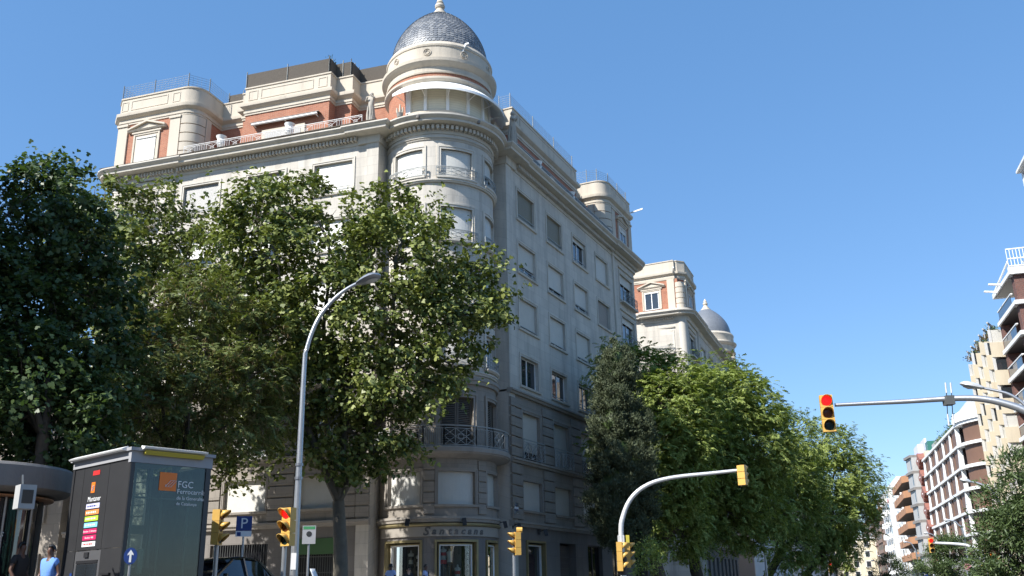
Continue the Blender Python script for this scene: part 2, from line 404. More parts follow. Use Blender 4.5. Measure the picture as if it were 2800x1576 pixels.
def text(body, F, s, z, size, mat, parent, name='lettering', d=.004, align='CENTER', depth=.002, shear=0, sx=1.0, bold=0.0):
    """flat lettering laid on a frame (s to the reader's right via F)"""
    cu = bpy.data.curves.new(name, 'FONT'); cu.body = body; cu.size = size; cu.align_x = align; cu.align_y = 'CENTER'; cu.shear = shear; cu.resolution_u = 3; cu.extrude = depth; cu.offset = bold
    t = bpy.data.objects.new(name, cu); COL.objects.link(t)
    me = bpy.data.meshes.new_from_object(t.evaluated_get(bpy.context.evaluated_depsgraph_get())); bpy.data.objects.remove(t)
    for v in me.vertices: v.co = F(s + v.co.x * sx, d + v.co.z, z + v.co.y)
    me.materials.clear(); me.materials.append(MAT[mat]); me.name = name
    return obj(name, me, parent)

# ================================================================== the ground
def ground_z(x, y):
    t = min(1, max(0, (math.hypot(x, y) - 6) / 9)); return -0.65 * (1 - t * t * (3 - 2 * t))
def sheet(name, xs, ys, dz, mat, rot=0):
    V = [(x, y, ground_z(x, y) + dz) for y in ys for x in xs]; n = len(xs)
    m = MB(); m.add(V, [(j * n + i, j * n + i + 1, (j + 1) * n + i + 1, (j + 1) * n + i) for j in range(len(ys) - 1) for i in range(n - 1)])
    return tag(m.build(name, mat), kind='structure')
gx = [-1500, -400, -120, -60, -40, -30] + list(range(-24, 25, 2)) + [30, 40, 60, 120, 400, 1500]
sheet('ground', gx, gx, -.16, 'asphalt')

# ================================================================== corner building: geometry from the vanishing points
aR, aL = .448107888, 1.2698
uR, nR = azv(aR), azv(aR + math.pi / 2); uL, nL = azv(-aL), azv(-aL - math.pi / 2)
PR = np.array([-.2707, 45.9992, 0.0]); PL = np.array([-6.6814, 43.2065, 0.0]); CT = np.array([-3.7654, 45.2671, 0.0])
FR, FL = Fr(PR, uR, nR), Fr(PL, uL, nL)
RT = 2.85
AZB = R_(156.46)                                    # outward bisector of the corner
FT = Cyl(CT, RT, AZB, 4.0)                          # s = 0 in the middle of the round corner
arc = lambda deg: RT * R_(deg)

def pavement(name, pts, z=.0):
    m = MB(); m.prism([(p[0], p[1]) for p in pts], -.155, z); return tag(m.build(name, 'pavement'), kind='structure')
def P2(F, s, d): return F(s, d, 0)[:2]
pavement('pavement', [P2(FL, 40, 9.5), P2(FL, 40, -3), P2(FL, 3, -3), P2(FR, 3, -3), P2(FR, 130, -3), P2(FR, 130, 7.5), P2(FR, 2, 7.5), P2(FT, 0, 8.5), P2(FL, 1, 9.5)])

def architrave(mb, F, s0, s1, z0, z1, w=.17, pr=.05, sill=True):
    """moulded stone surround, two steps; (s0..z1) is the outer edge"""
    for a, b, p in ((0, w * .45, pr), (w * .45, w, pr * .45)):
        mb.fbox(F, s0 + a, s0 + b, -.02, p, z0, z1 - a); mb.fbox(F, s1 - b, s1 - a, -.02, p, z0, z1 - a)
        mb.fbox(F, s0 + b, s1 - b, -.02, p - .003, z1 - b, z1 - a)
    if sill: mb.sweep(F, s0 - .04, s1 + .04, [(-.02, z0 - .12), (.1, z0 - .10), (.12, z0 - .0), (-.24, z0 + .02)])
def glazing(F, s0, s1, z0, z1, d, parent, bars=1, fm='frame_white', pm='pane', fw=.06):
    m = MB()
    for a, b in ((s0, s0 + fw), (s1 - fw, s1)): m.fbox(F, a, b, d, d + .05, z0, z1)
    m.fbox(F, s0 + fw, s1 - fw, d + .001, d + .049, z0, z0 + fw); m.fbox(F, s0 + fw, s1 - fw, d + .001, d + .049, z1 - fw, z1)
    for i in range(bars):
        c = s0 + (s1 - s0) * (i + 1) / (bars + 1); m.fbox(F, c - fw * .6, c + fw * .6, d + .002, d + .052, z0 + fw, z1 - fw)
    m.build('window_frame', fm, parent)
    MB().fbox(F, s0 + .01, s1 - .01, d - .03, d + .012, z0 + .01, z1 - .01).build('pane', pm, parent)
def rails(F, s0, s1, z0, parent, n=2, gap=.17, d=-.05, mat='iron_pale'):
    m = MB()
    for i in range(n): m.fbox(F, s0, s1, d, d + .035, z0 + .15 + i * gap, z0 + .185 + i * gap)
    m.build('guard_rail', mat, parent)
def shutter(F, s0, s1, z0, z1, d, parent, mat='shutter_cream'):
    m = MB(); m.fbox(F, s0, s1, d, d + .03, z0, z1); m.fbox(F, s0, s1, d - .005, d + .05, z0 - .04, z0 + .03); m.build('roller_blind', mat, parent)

def std_window(F, s0, s1, z0, z1, parent, drop=1.0, smat='shutter_cream', rail=0, trim='stone_trim', w=.17, pm='pane', bars=1):
    """upper-floor window: surround, blind drawn down by `drop`, glazing below it, guard rails"""
    m = MB(); architrave(m, F, s0, s1, z0, z1, w); win = m.build('window', trim, parent, 30)
    a, b, c, e = s0 + w, s1 - w, z0, z1 - w
    zb = e - (e - c) * drop
    if drop > .02: shutter(F, a, b, zb, e, -.16, win, smat)
    if drop < .98: glazing(F, a, b, c, e, -.235, win, bars, pm=pm)
    else: MB().fbox(F, a, b, -.24, -.2, c, e).build('pane', 'pane_black', win)
    if rail: rails(F, a, b, c, win, rail)
    return win
def opening(s0, s1, z0, z1, w=.17): return (s0 + w, s1 - w, z0, z1 - w)

def railing(F, s0, s1, z0, h, d, parent, style='lattice', mat='iron_pale', name='railing', w=.025, pitch=.11):
    m = MB(); n = max(1, math.ceil((s1 - s0) / min(F.step, .5)))
    for zz, ww in ((z0 + h, w * 1.7), (z0 + .05, w * 1.2), (z0 + h * .86, w)):
        for i in range(n): m.bar(F(s0 + (s1 - s0) * i / n, d, zz), F(s0 + (s1 - s0) * (i + 1) / n, d, zz), ww)
    L = s1 - s0
    for s in (s0, s1): m.bar(F(s, d, z0), F(s, d, z0 + h), w * 1.6)
    lo, hi = z0 + .05, z0 + h * .86
    if style == 'lattice':
        k = max(1, round(L / .62)); cw = L / k
        for i in range(k):
            a, b = s0 + i * cw, s0 + (i + 1) * cw
            m.bar(F(a, d, lo), F(a, d, hi), w)
            for q in (-.5, 0, .5, 1):                                  # crossing diagonals clipped to the panel
                for sg in (1, -1):
                    x0, x1 = a, b; y0, y1 = (q, q + .5) if sg > 0 else (q + .5, q)
                    t0, t1 = 0, 1
                    if y0 != y1:
                        for lim in (0, 1):
                            t = (lim - y0) / (y1 - y0)
                            if 0 < t < 1:
                                if (lim == 0 and y1 > y0) or (lim == 1 and y1 < y0): t0 = t
                                else: t1 = t
                    if max(y0, y1) <= 0 or min(y0, y1) >= 1: continue
                    g = lambda t: F(x0 + (x1 - x0) * t, d, lo + (hi - lo) * (y0 + (y1 - y0) * t))
                    m.bar(g(t0), g(t1), w * .75)
            if i % 3 == 1:
                c = [F((a + b) / 2 + .14 * math.cos(q) * min(1, cw / .3), d + .01, (lo + hi) / 2 + .8 * .14 * math.sin(q)) for q in np.linspace(0, 2 * math.pi, 13)]
                for p, q in zip(c, c[1:]): m.bar(p, q, w)
    elif style == 'bars':
        k = round(L / pitch)
        for i in range(1, k): m.bar(F(s0 + L * i / k, d, lo), F(s0 + L * i / k, d, hi), w * .8)
    elif style == 'mixed':                                             # groups of uprights between crossed panels
        k = max(1, round(L / .72)); cw = L / k
        for i in range(k):
            a, b = s0 + i * cw, s0 + (i + 1) * cw; m.bar(F(a, d, lo), F(a, d, hi), w * 1.2)
            if i % 2:
                for q in range(1, 5): m.bar(F(a + cw * q / 5, d, lo), F(a + cw * q / 5, d, hi), w)
            else:
                m.bar(F(a, d, lo), F(b, d, hi), w * .9); m.bar(F(a, d, hi), F(b, d, lo), w * .9)
                c = [F((a + b) / 2 + .11 * math.cos(q), d + .01, (lo + hi) / 2 + .11 * math.sin(q)) for q in np.linspace(0, 2 * math.pi, 11)]
                for p, q in zip(c, c[1:]): m.bar(p, q, w * .9)
    elif style == 'chevron':                                           # balcony panels with slanted bars
        k = max(2, round(L / .55)); cw = L / k
        for i in range(k):
            a, b = s0 + i * cw, s0 + (i + 1) * cw; m.bar(F(a, d, lo), F(a, d, hi), w * 1.3)
            for q in range(5):
                y0, y1 = q * .25 - .25, q * .25 + .25
                if i % 2: y0, y1 = y1, y0
                g = lambda t: F(a + cw * t, d, lo + (hi - lo) * min(1, max(0, y0 + (y1 - y0) * t)))
                m.bar(g(0), g(1), w * .8)
    return m.build(name, mat, parent)

CORN = lambda z: [(-.15, z - .40), (.05, z - .40), (.08, z - .26), (.085, z + .0), (.40, z + .03), (.66, z + .05), (.68, z + .17), (.74, z + .20), (.84, z + .31), (.84, z + .38), (.48, z + .46), (.48, z + .60), (-.15, z + .62)]
def dentils(F, s0, s1, z, parent, name='dentil_course'):
    m = MB(); k = round(abs(s1 - s0) / .2)
    for i in range(k):
        a = s0 + (s1 - s0) * (i + .22) / k; b = s0 + (s1 - s0) * (i + .78) / k; m.fbox(F, a, b, .05, .33, z - .23, z - .02)
    return tag(m.build(name, 'stone_trim', parent), kind='stuff')

def blocks(F, cols, z0, z1, parent, h=.5, pr=.085, mat='stone_low'):
    n = round((z1 - z0) / h); hh = (z1 - z0) / n
    for a, b in cols:
        for i in range(n):
            g = .03; x0, x1, y0, y1 = a, b, z0 + i * hh + g, z0 + (i + 1) * hh - g; e = .018
            m = MB(); m.sweep(F, x0, x1, [(-.03, y0), (pr - e, y0), (pr, y0 + e), (pr, y1 - e), (pr - e, y1), (-.03, y1)])
            m.build('stone_block', mat, parent)

WIN_ROWS = [(10.54, 12.30), (13.62, 15.48), (16.75, 18.61), (19.84, 21.74)]

def facade(B, F, nb, s_strip, s_end0, s_end1, s_end, dz, blinds, low=True, dent=True, span=(0, 3)):
    """one street front of a block: nb bays 4 m apart from s = 1.33, then the end pavilion bay"""
    bays = [(1.33 + 4.0 * i, 3.87 + 4.0 * i) for i in range(nb)]
    holes, wins = [], []
    for r, (z0, z1) in enumerate(WIN_ROWS):
        f = dz * (z0 / 20) ** 2; z0, z1 = z0 + f, z1 + f
        for i, (a, b) in enumerate(bays):
            wins.append((a, b, z0, z1, r, i)); holes.append(opening(a, b, z0, z1))
        wins.append((s_end0, s_end1, z0 - .15, z1 + .1, r, nb)); holes.append(opening(s_end0, s_end1, z0 - .15, z1 + .1))
    m = MB().wall(F, .0, s_end - .6, 10.0, 23.1, 0, holes, .3)
    m.build('upper_wall', 'stone_wall', B)
    for a, b, z0, z1, r, i in wins:
        drop, sm, rl = blinds(r, i)
        w = std_window(F, a, b, z0, z1, B, drop, sm, rl)
        if i == nb:
            MB().sweep(F, a - .1, b + .1, [(-.02, z1 + .2), (.10, z1 + .2), (.13, z1 + .3), (-.02, z1 + .33)]).build('hood_mould', 'stone_trim', w)
            MB().fbox(F, a - .05, b + .05, -.05, .32, z0 - .24, z0 - .13).build('balcony_slab', 'stone_trim', w)
            railing(F, a, b, z0 - .13, .72, .27, w, 'lattice', 'iron')
    # lower rusticated floors
    hl = [opening(a, b, 4.23, 5.81, .12) for a, b in bays] + [opening(a, b, 6.74, 9.35, .2) for a, b in bays]
    hl += [opening(s_end0, s_end1, 4.23, 5.81, .12), opening(s_end0, s_end1, 6.74, 9.35, .2)]
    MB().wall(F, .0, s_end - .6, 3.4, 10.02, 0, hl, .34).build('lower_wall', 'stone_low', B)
    for a, b in bays + [(s_end0, s_end1)]:
        m = MB(); architrave(m, F, a, b, 4.23, 5.81, .12, .04); w = m.build('window', 'stone_trim_low', B, 30)
        shutter(F, a + .12, b - .12, 4.25, 5.69, -.2, w, 'shutter_cream'); MB().fbox(F, a + .12, b - .12, -.3, -.27, 4.23, 5.69).build('pane', 'pane_black', w)
        m = MB(); architrave(m, F, a, b, 6.74, 9.35, .2, .06, False); w = m.build('balcony_door', 'stone_trim_low', B, 30)
        dr = random.choice((1, 1, .8, .62)); e = 9.15
        zb = e - (e - 6.76) * dr
        shutter(F, a + .2, b - .2, zb, e, -.2, w); glazing(F, a + .2, b - .2, 6.76, e, -.3, w, 1, 'frame_dark', 'pane_black')
        railing(F, a - .02, b + .02, 6.74, 1.0, .16, w, 'chevron', 'iron_pale')
    cols = [(.70, 1.28)] + [(3.92 + 4 * i, 5.28 + 4 * i) for i in range(nb - 1)] + [(3.92 + 4 * (nb - 1), s_end0 - .05), (s_end1 + .05, s_end - .5)]
    if low:
        blocks(F, cols, 3.72, 6.45, B); blocks(F, cols, 6.76, 9.75, B)
        blocks(F, [(0.0, .66)], 3.72, 6.45, B, pr=.12); blocks(F, [(0.0, .66)], 6.76, 9.75, B, pr=.12)
    # string courses
    for z, h, p, nm in ((3.41, .3, .20, 'street_cornice'), (6.47, .27, .24, 'balcony_course'), (9.93, .25, .24, 'belt_course')):
        MB().sweep(F, -.02, s_end + .05, [(-.1, z), (p * .55, z), (p * .7, z + h * .4), (p, z + h * .5), (p, z + h * .85), (-.1, z + h)]).build(nm, 'stone_trim_low', B, 30)
    # pier beside the round corner, strip and end pavilion projection
    MB().fbox(F, -.0, .68, -1.3, .07, 10.1, 23.0).fbox(F, 0.0, .66, -1.3, .03, 0, 10.0).build('corner_pier', 'stone_wall', B)
    MB().fbox(F, s_strip, s_strip + .16, -.02, .10, 10.15, 23.0).fbox(F, s_strip + .24, s_strip + .42, -.02, .07, 10.15, 23.0).build('wall_strip', 'stone_trim', B)
    pth = [(s_end + .02, -4), (s_end + .02, -.6)] + [(s_end + .02 - .6 + .6 * math.cos(t), -.6 + .68 * math.sin(t)) for t in np.linspace(.2, math.pi / 2, 6)] + [(s_strip - .1, .08), (s_strip - .12, 0.0), (1.12, 0.0), (1.10, .09), (-.02, .09), (-.02, -1.2)]
    m = MB().path(F, pth, [(o, z) for o, z in CORN(22.95)]); m.build('main_cornice', 'stone_trim', B, 25)
    if dent: dentils(F, 1.15, s_strip - .15, 22.95, B); dentils(F, s_strip, s_end - .4, 22.95 + .001, B); 
    # rounded end of the block
    m = MB(); q = [(s_end - .6, 0)] + [(s_end - .6 + .6 * math.sin(t), -.6 + .6 * math.cos(t)) for t in np.linspace(0, math.pi / 2, 9)] + [(s_end, -12)]
    for (a, b), (c, e) in zip(q, q[1:]): m.quad(F(a, b, 3.4), F(c, e, 3.4), F(c, e, 23.1), F(a, b, 23.1), [(a - b, 3.4), (c - e, 3.4), (c - e, 23.1), (a - b, 23.1)])
    for (a, b), (c, e) in zip(q, q[1:]): m.quad(F(a, b, 0), F(c, e, 0), F(c, e, 3.41), F(a, b, 3.41))
    m.build('end_wall', 'stone_wall', B, 40)
    return bays

ATT = 23.55
def pediment_window(F, c, z0, B, drop=1.0, d=0.0):
    s0, s1 = c - .98, c + .98; z1 = z0 + 1.85
    m = MB(); architrave(m, F, s0 + .1, s1 - .1, z0, z1, .24, .08, False)
    m.fbox(F, s0, s1, -.02, .12, z1 + .0, z1 + .10)
    m.sweep(F, s0 - .28, s1 + .28, [(-.02, z1 + .12), (.16, z1 + .14), (.22, z1 + .22), (-.02, z1 + .24)])
    for sg in (-1, 1):
        a = [(c + sg * 1.26, z1 + .24), (c + sg * 1.26, z1 + .34), (c, z1 + .76), (c, z1 + .64)]
        m.plate(F, a if sg > 0 else a[::-1], -.02, .22)
    m.plate(F, [(c - 1.1, z1 + .24), (c + 1.1, z1 + .24), (c, z1 + .62)], -.02, .08)
    w = m.build('pediment_window', 'stone_attic', B, 25); a, b = s0 + .34, s1 - .34
    if drop > 0: shutter(F, a, b, z1 - .24 - (z1 - .24 - z0) * drop, z1 - .24, .045, w)
    if drop < 1: glazing(F, a, b, z0, z1 - .24, .03, w)
    rails(F, a, b, z1 - .5, w, 1, d=.10, mat='white_paint')
    return w
def attic(B, F, off, nb, drop=1.0, centre=True):
    """set-back top storey; off shifts the end pavilion along the front"""
    p0, p1 = 12.4 + off, 17.0 + off
    cr = [(p0 - .15 - .85 * math.sin(t), -.85 + .85 * math.cos(t)) for t in np.linspace(0, math.pi / 2, 8)]
    pv = [(p1, -6), (p1, -.5), (p1 - .5, 0), (p0 - .15, 0)] + cr[1:] + [(p0 - 1.0, -2.4)]
    st = [(p0 - 1.0, -2.4), (p0 - 2.9, -2.4), (p0 - 2.9, -1.75), (p0 - 3.35, -1.75), (p0 - 3.35, -1.3), (3.75, -1.3), (3.75, -2.0), (2.75, -2.0), (2.75, -2.95), (-1.6, -2.95)]
    full = pv + st[1:] if centre else pv[:-1] + [(p0 - 1.0, -9.0)]
    MB().path(F, full, [(0, ATT - .3), (0, 26.45), (-.3, 26.45), (-.3, ATT - .3)]).build('attic_wall', 'brick', B)
    MB().path(F, full, [(-.2, 26.36), (.05, 26.36), (.05, 26.47), (.09, 26.48), (.09, 26.60), (.05, 26.63), (.05, 26.72), (.14, 26.76), (.26, 26.86), (.28, 26.98), (.28, 27.05), (.06, 27.12), (.06, 28.02), (.11, 28.04), (.11, 28.12), (-.2, 28.12)]).build('attic_entablature', 'stone_attic', B, 25)
    # parapet panels
    def panel(a, b, d):
        m = MB()
        for q in ((a, a + .05), (b - .05, b)): m.fbox(F, q[0], q[1], d + .055, d + .085, 27.28, 27.88)
        m.fbox(F, a + .05, b - .05, d + .055, d + .084, 27.28, 27.33); m.fbox(F, a + .05, b - .05, d + .055, d + .084, 27.83, 27.88)
        m.build('parapet_panel', 'stone_attic', B)
    for a, b in ((p0 + .12, p0 + .62), (p0 + .95, p1 - 1.15), (p1 - .95, p1 - .5)): panel(a, b, 0)
    for a, b in () if not centre else ((3.9, 4.45), (4.75, p0 - 4.3), (p0 - 4.1, p0 - 3.5)): panel(a, b, -1.3)
    for a, b in ((p0 - .05, p0 + .62), (p1 - 1.1, p1 - .45)):
        m = MB(); m.fbox(F, a, b, -.05, .09, ATT, 26.36); m.fbox(F, a - .05, b + .05, -.05, .15, 26.22, 26.36); m.fbox(F, a - .04, b + .04, -.05, .13, ATT, ATT + .2)
        m.build('pilaster', 'stone_attic', B)
    # banded quarter column on the inner corner
    for i in range(5):
        z0 = ATT + i * .56
        MB().path(F, [(p0 - .15, .03)] + [(p0 - .15 - .88 * math.sin(t), -.85 + .88 * math.cos(t)) for t in np.linspace(0, math.pi / 2, 8)], [(0, z0 + .015), (.045, z0 + .03), (.045, z0 + .53), (0, z0 + .545), (-.1, z0 + .545), (-.1, z0 + .015)]).build('column_drum', 'stone_attic', B, 40)
    MB().path(F, [(p0 - 1.0, -.9), (p0 - 1.0, -1.35)], [(0, ATT), (.09, ATT), (.09, 26.36), (0, 26.36)]).build('pilaster', 'stone_attic', B)
    pediment_window(F, (p0 + p1) / 2 - .15, ATT + .25, B, drop)
    # terrace floor and roof
    m = MB()
    m.quad(F(0, .6, ATT + .06), F(p1 + .2, .5, ATT + .06), F(p1 + .2, -6, ATT + .06), F(0, -6, ATT + .06)); m.build('terrace', 'concrete', B)
    poly = [(s, d - .12) for s, d in full] + ([(-1.6, -11)] if centre else [(p0 - 1, -11)]) + [(p1, -11)]
    m = MB(); m.add([F(s, d, 27.3) for s, d in poly], [tuple(range(len(poly)))]); m.build('flat_roof', 'concrete', B)
    return p0, p1, full
def mesh_fence(F, pts, z0, h, B, name='mesh_fence', n=7):
    m = MB()
    for (a, b), (c, e) in zip(pts, pts[1:]):
        L = math.hypot(c - a, e - b)
        for i in range(n): z = z0 + h * (i + 1) / n; m.bar(F(a, b, z), F(c, e, z), .010)
        k = int(L / .22)
        for i in range(k + 1):
            t = i / max(1, k); m.bar(F(a + (c - a) * t, b + (e - b) * t, z0), F(a + (c - a) * t, b + (e - b) * t, z0 + h), .007)
    o = m.build(name, 'iron', B); m = MB()
    for a, b in pts: m.tube([F(a, b, z0 - .1), F(a, b, z0 + h + .12)], .028, 6)
    m.build('fence_post', 'iron', o); return o

# ------------------------------------------------------------------ the corner building itself
B = thing('corner_building', 'pale stone corner apartment building with slate-domed round tower and brick attic', 'building', (*CT[:2], 0))
def blinds_L(r, i):
    if r == 3: return {0: (1, 'shutter_cream', 2), 1: (1, 'shutter_grey', 2), 2: (1, 'shutter_grey', 2), 3: (.45, 'shutter_olive', 0)}[min(i, 3)]
    return random.choice([(1, 'shutter_cream', 0), (.6, 'shutter_cream', 1), (.35, 'shutter_cream', 0)])
def blinds_R(r, i):
    T = {3: [(.86, 'shutter_olive', 2), (.9, 'shutter_olive', 2), (.12, 'shutter_cream', 2), (1, 'shutter_cream', 0), (.3, 'shutter_cream', 0)],
         2: [(.66, 'shutter_cream', 2), (.74, 'shutter_cream', 2), (.7, 'shutter_cream', 2), (1, 'shutter_grey', 0), (.2, 'shutter_cream', 0)],
         1: [(.86, 'shutter_cream', 1), (.84, 'shutter_cream', 1), (.82, 'shutter_cream', 1), (.8, 'shutter_cream', 1), (.25, 'shutter_cream', 0)],
         0: [(0, 'shutter_cream', 0), (0, 'shutter_cream', 1), (.05, 'shutter_cream', 2), (.4, 'shutter_cream', 1), (.3, 'shutter_cream', 0)]}
    return T[r][min(i, 4)]
facade(B, FR, 4, 16.75, 18.05, 21.1, 21.95, 0.0, blinds_R)
facade(B, FL, 3, 12.3, 13.4, 16.05, 16.85, .24, blinds_L)
pR = attic(B, FR, 4.75, 4, .25); pL = attic(B, FL, 0, 3, 1.0)

# round corner
hw = 21.0
WA = [-53.0, 0.0, 53.0]                             # windows left-to-right are +53 (facing the lit street), 0, -53
def tw(c): return arc(c - hw), arc(c + hw)
holes = []
for r, (z0, z1) in enumerate(WIN_ROWS):
    for c in WA: holes.append(opening(*tw(c), z0 + .25 * (r == 3) + .1, z1 + .2))
T = MB().wall(FT, arc(-118), arc(118), 10.0, 23.05, 0, holes, .32); T.build('tower_wall', 'stone_wall', B, 40)
for r, (z0, z1) in enumerate(WIN_ROWS):
    for c in WA:
        a, b = tw(c); y0, y1 = z0 + .25 * (r == 3) + .1, z1 + .2
        dr = 1.0 if c > -50 else {3: .5, 2: 1.0, 1: 1.0, 0: 0.06}[r]
        w = std_window(FT, a, b, y0, y1, B, dr, 'shutter_cream', 0, w=.2, pm='pane_blue')
        MB().sweep(FT, a + .02, b - .02, [(-.1, y0 - .2), (.14, y0 - .18), (.22, y0 - .1), (.22, y0 - .02), (-.1, y0)]).build('sill', 'stone_trim', w, 30)
        railing(FT, a - .03, b + .03, y0, .5, .17, w, 'lattice', 'iron_pale')
# curved hood and string courses on the tower
for z, h, p, nm, mt in ((3.42, .27, .17, 'street_cornice', 'stone_trim_low'), (9.72, .36, .20, 'belt_course', 'stone_trim_low'), (10.2, .2, .14, 'belt_course', 'stone_trim'), (19.88, .16, .17, 'belt_course', 'stone_trim'), (22.22, .06, .06, 'hood_course', 'stone_trim'), (22.31, .06, .10, 'hood_course', 'stone_trim')):
    MB().sweep(FT, arc(-112), arc(112), [(-.1, z), (p * .6, z), (p * .75, z + h * .4), (p, z + h * .5), (p, z + h * .9), (-.1, z + h)]).build(nm, mt, B, 30)
MB().sweep(FT, arc(-125), arc(125), [(o, z + .012) for o, z in CORN(22.95)]).build('main_cornice', 'stone_trim', B, 25)
m = MB(); k = 50
for i in range(k):
    c0 = -112 + 224 * (i + .22) / k; c1 = -112 + 224 * (i + .78) / k; m.fbox(FT, arc(c0), arc(c1), .05, .33, 22.73, 22.94)
tag(m.build('dentil_course', 'stone_trim', B), kind='stuff')
# lower tower floors
hl = [opening(*tw(c), 4.18, 5.8, .14) for c in WA] + [opening(*tw(c), 6.76, 9.3, .22) for c in WA]
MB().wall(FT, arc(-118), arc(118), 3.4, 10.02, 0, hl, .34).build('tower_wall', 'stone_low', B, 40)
for c in WA:
    a, b = tw(c)
    m = MB(); architrave(m, FT, a, b, 4.18, 5.8, .14, .05); w = m.build('window', 'stone_trim_low', B, 30)
    shutter(FT, a + .14, b - .14, 4.2, 5.66, -.2, w); MB().fbox(FT, a + .14, b - .14, -.3, -.27, 4.18, 5.66).build('pane', 'pane_black', w)
    m = MB(); architrave(m, FT, a, b, 6.76, 9.3, .22, .07, False); w = m.build('balcony_door', 'stone_trim_low', B, 30)
    for q0, q1 in ((a + .22, (a + b) / 2 - .01), ((a + b) / 2 + .01, b - .22)):
        m = MB(); m.fbox(FT, q0, q0 + .09, -.2, -.15, 6.8, 9.06); m.fbox(FT, q1 - .09, q1, -.2, -.15, 6.8, 9.06)
        for i in range(26):
            z = 6.86 + i * .085; m.sweep(FT, q0 + .09, q1 - .09, [(-.2, z + .06), (-.155, z), (-.15, z + .01), (-.19, z + .07)])
        m.build('louvred_shutter', 'louver_brown', w)
    MB().fbox(FT, a + .22, b - .22, -.32, -.28, 6.76, 9.08).build('pane', 'pane_black', w)
bc = [(-31.5, -21.5), (21.5, 31.5)]
blocks(FT, [(arc(a), arc(b)) for a, b in bc], 3.74, 6.2, B, .5, .07)
# big round balcony
MB().sweep(FT, arc(-88), arc(88), [(-.1, 6.22), (.30, 6.30), (.60, 6.40), (.62, 6.44), (.68, 6.47), (.68, 6.66), (.62, 6.72), (-.1, 6.74)]).build('balcony_slab', 'stone_trim_low', B, 30)
FB = Cyl(CT, RT + .6, AZB, 4.0); ab = lambda d: FB.R * R_(d)
for a, b, stl in ((-88, -62, 'chevron'), (-62, -46, 'bars'), (-46, -30, 'lattice'), (-30, -12, 'bars'), (-12, 14, 'lattice'), (14, 30, 'bars'), (30, 54, 'lattice'), (54, 88, 'chevron')):
    railing(FB, ab(a), ab(b), 6.72, .92, 0, B, stl, 'iron_pale', pitch=.09)

# tower top: drum, glazed gallery, awning, entablature, dome
FD = Cyl(CT, 2.74, AZB, 4.0); ad = lambda d: FD.R * R_(d)
MB().sweep(FD, ad(56), ad(135), [(-.3, ATT), (0, ATT), (0, 25.75), (-.3, 25.75)]).build('drum_wall', 'brick', B, 40)
MB().sweep(FD, ad(-150), ad(-80), [(-.3, ATT), (0, ATT), (0, 25.75), (-.3, 25.75)]).build('drum_wall', 'brick', B, 40)
MB().sweep(FD, ad(-80), ad(56), [(-.25, ATT), (.06, ATT), (.06, ATT + .42), (-.25, ATT + .42)]).build('gallery_sill', 'stone_attic', B, 40)
g = MB()
for q in (56, 53, 34, 10, -14, -38, -62, -80): g.fbox(FD, ad(q - 1.6), ad(q + 1.6), -.12, .05, ATT + .42, 25.7)
g.sweep(FD, ad(-80), ad(56), [(-.1, 25.5), (.03, 25.5), (.03, 25.7), (-.1, 25.7)])
gal = g.build('gallery_frame', 'frame_white', B, 40)
for q0, q1 in ((34, 53), (10, 34), (-14, 10), (-38, -14), (-62, -38), (-80, -62)):
    MB().fbox(FD, ad(q0 + 1.6), ad(q1 - 1.6), -.1, -.06, ATT + .42, 25.5).build('drawn_curtain', 'curtain', gal)
m = MB(); m.sweep(FD, ad(-84), ad(62), [(.04, 25.62), (.38, 25.34), (.80, 24.93), (.81, 24.78), (.78, 24.78), (.36, 25.30), (.04, 25.58)]); aw = m.build('awning', 'cloth_white', B, 40)
m = MB()
for q in (60, 34, 10, -14, -38, -62, -82): m.bar(FD(ad(q), .02, 24.75), FD(ad(q), .77, 24.85), .025); m.bar(FD(ad(q), .02, 25.55), FD(ad(q), .78, 24.90), .02)
m.build('awning_arm', 'white_paint', aw)
def ring(z_prof, name, mat, sm=25): return MB().lathe((CT[0], CT[1], 0), z_prof, 72).build(name, mat, B, sm)
ring([(2.72, 25.55), (2.82, 25.58), (2.92, 25.66), (2.97, 25.72), (2.97, 25.82), (2.86, 25.88), (2.84, 25.92)], 'drum_moulding', 'stone_attic')
ring([(2.83, 25.88), (2.83, 26.13)], 'brick_band', 'brick')
ring([(2.80, 26.10), (2.88, 26.10), (2.90, 26.2), (2.86, 26.24), (2.86, 26.46), (2.96, 26.52), (3.05, 26.62), (3.13, 26.70), (3.15, 26.86), (3.0, 26.93), (2.86, 27.0), (2.86, 27.66), (2.90, 27.70), (2.92, 27.80), (2.86, 27.92), (2.80, 28.02), (2.60, 28.10)], 'drum_entablature', 'stone_attic')
for q in range(-100, 101, 40):                        # round medallions on the drum parapet
    c = Cyl(CT, 2.87, AZB); sx = 2.87 * R_(q + 12); mm = MB()
    for rr in (.20, .11):
        ptl = [c(sx + rr * math.cos(t), .01, 27.33 + rr * math.sin(t)) for t in np.linspace(0, 2 * math.pi, 19)]
        mm.tube(ptl, .022, 5)
    mm.build('medallion', 'stone_attic', B, 40)
dz0, DH, DR = 28.06, 3.5, 2.61
dome_r = lambda x: DR * (1 - x * x) ** .8
dome = MB().lathe((CT[0], CT[1], 0), [(dome_r(x) - .03, dz0 + DH * x - .02) for x in np.linspace(0, .93, 26)], 64).build('dome', 'slate', B, 40)
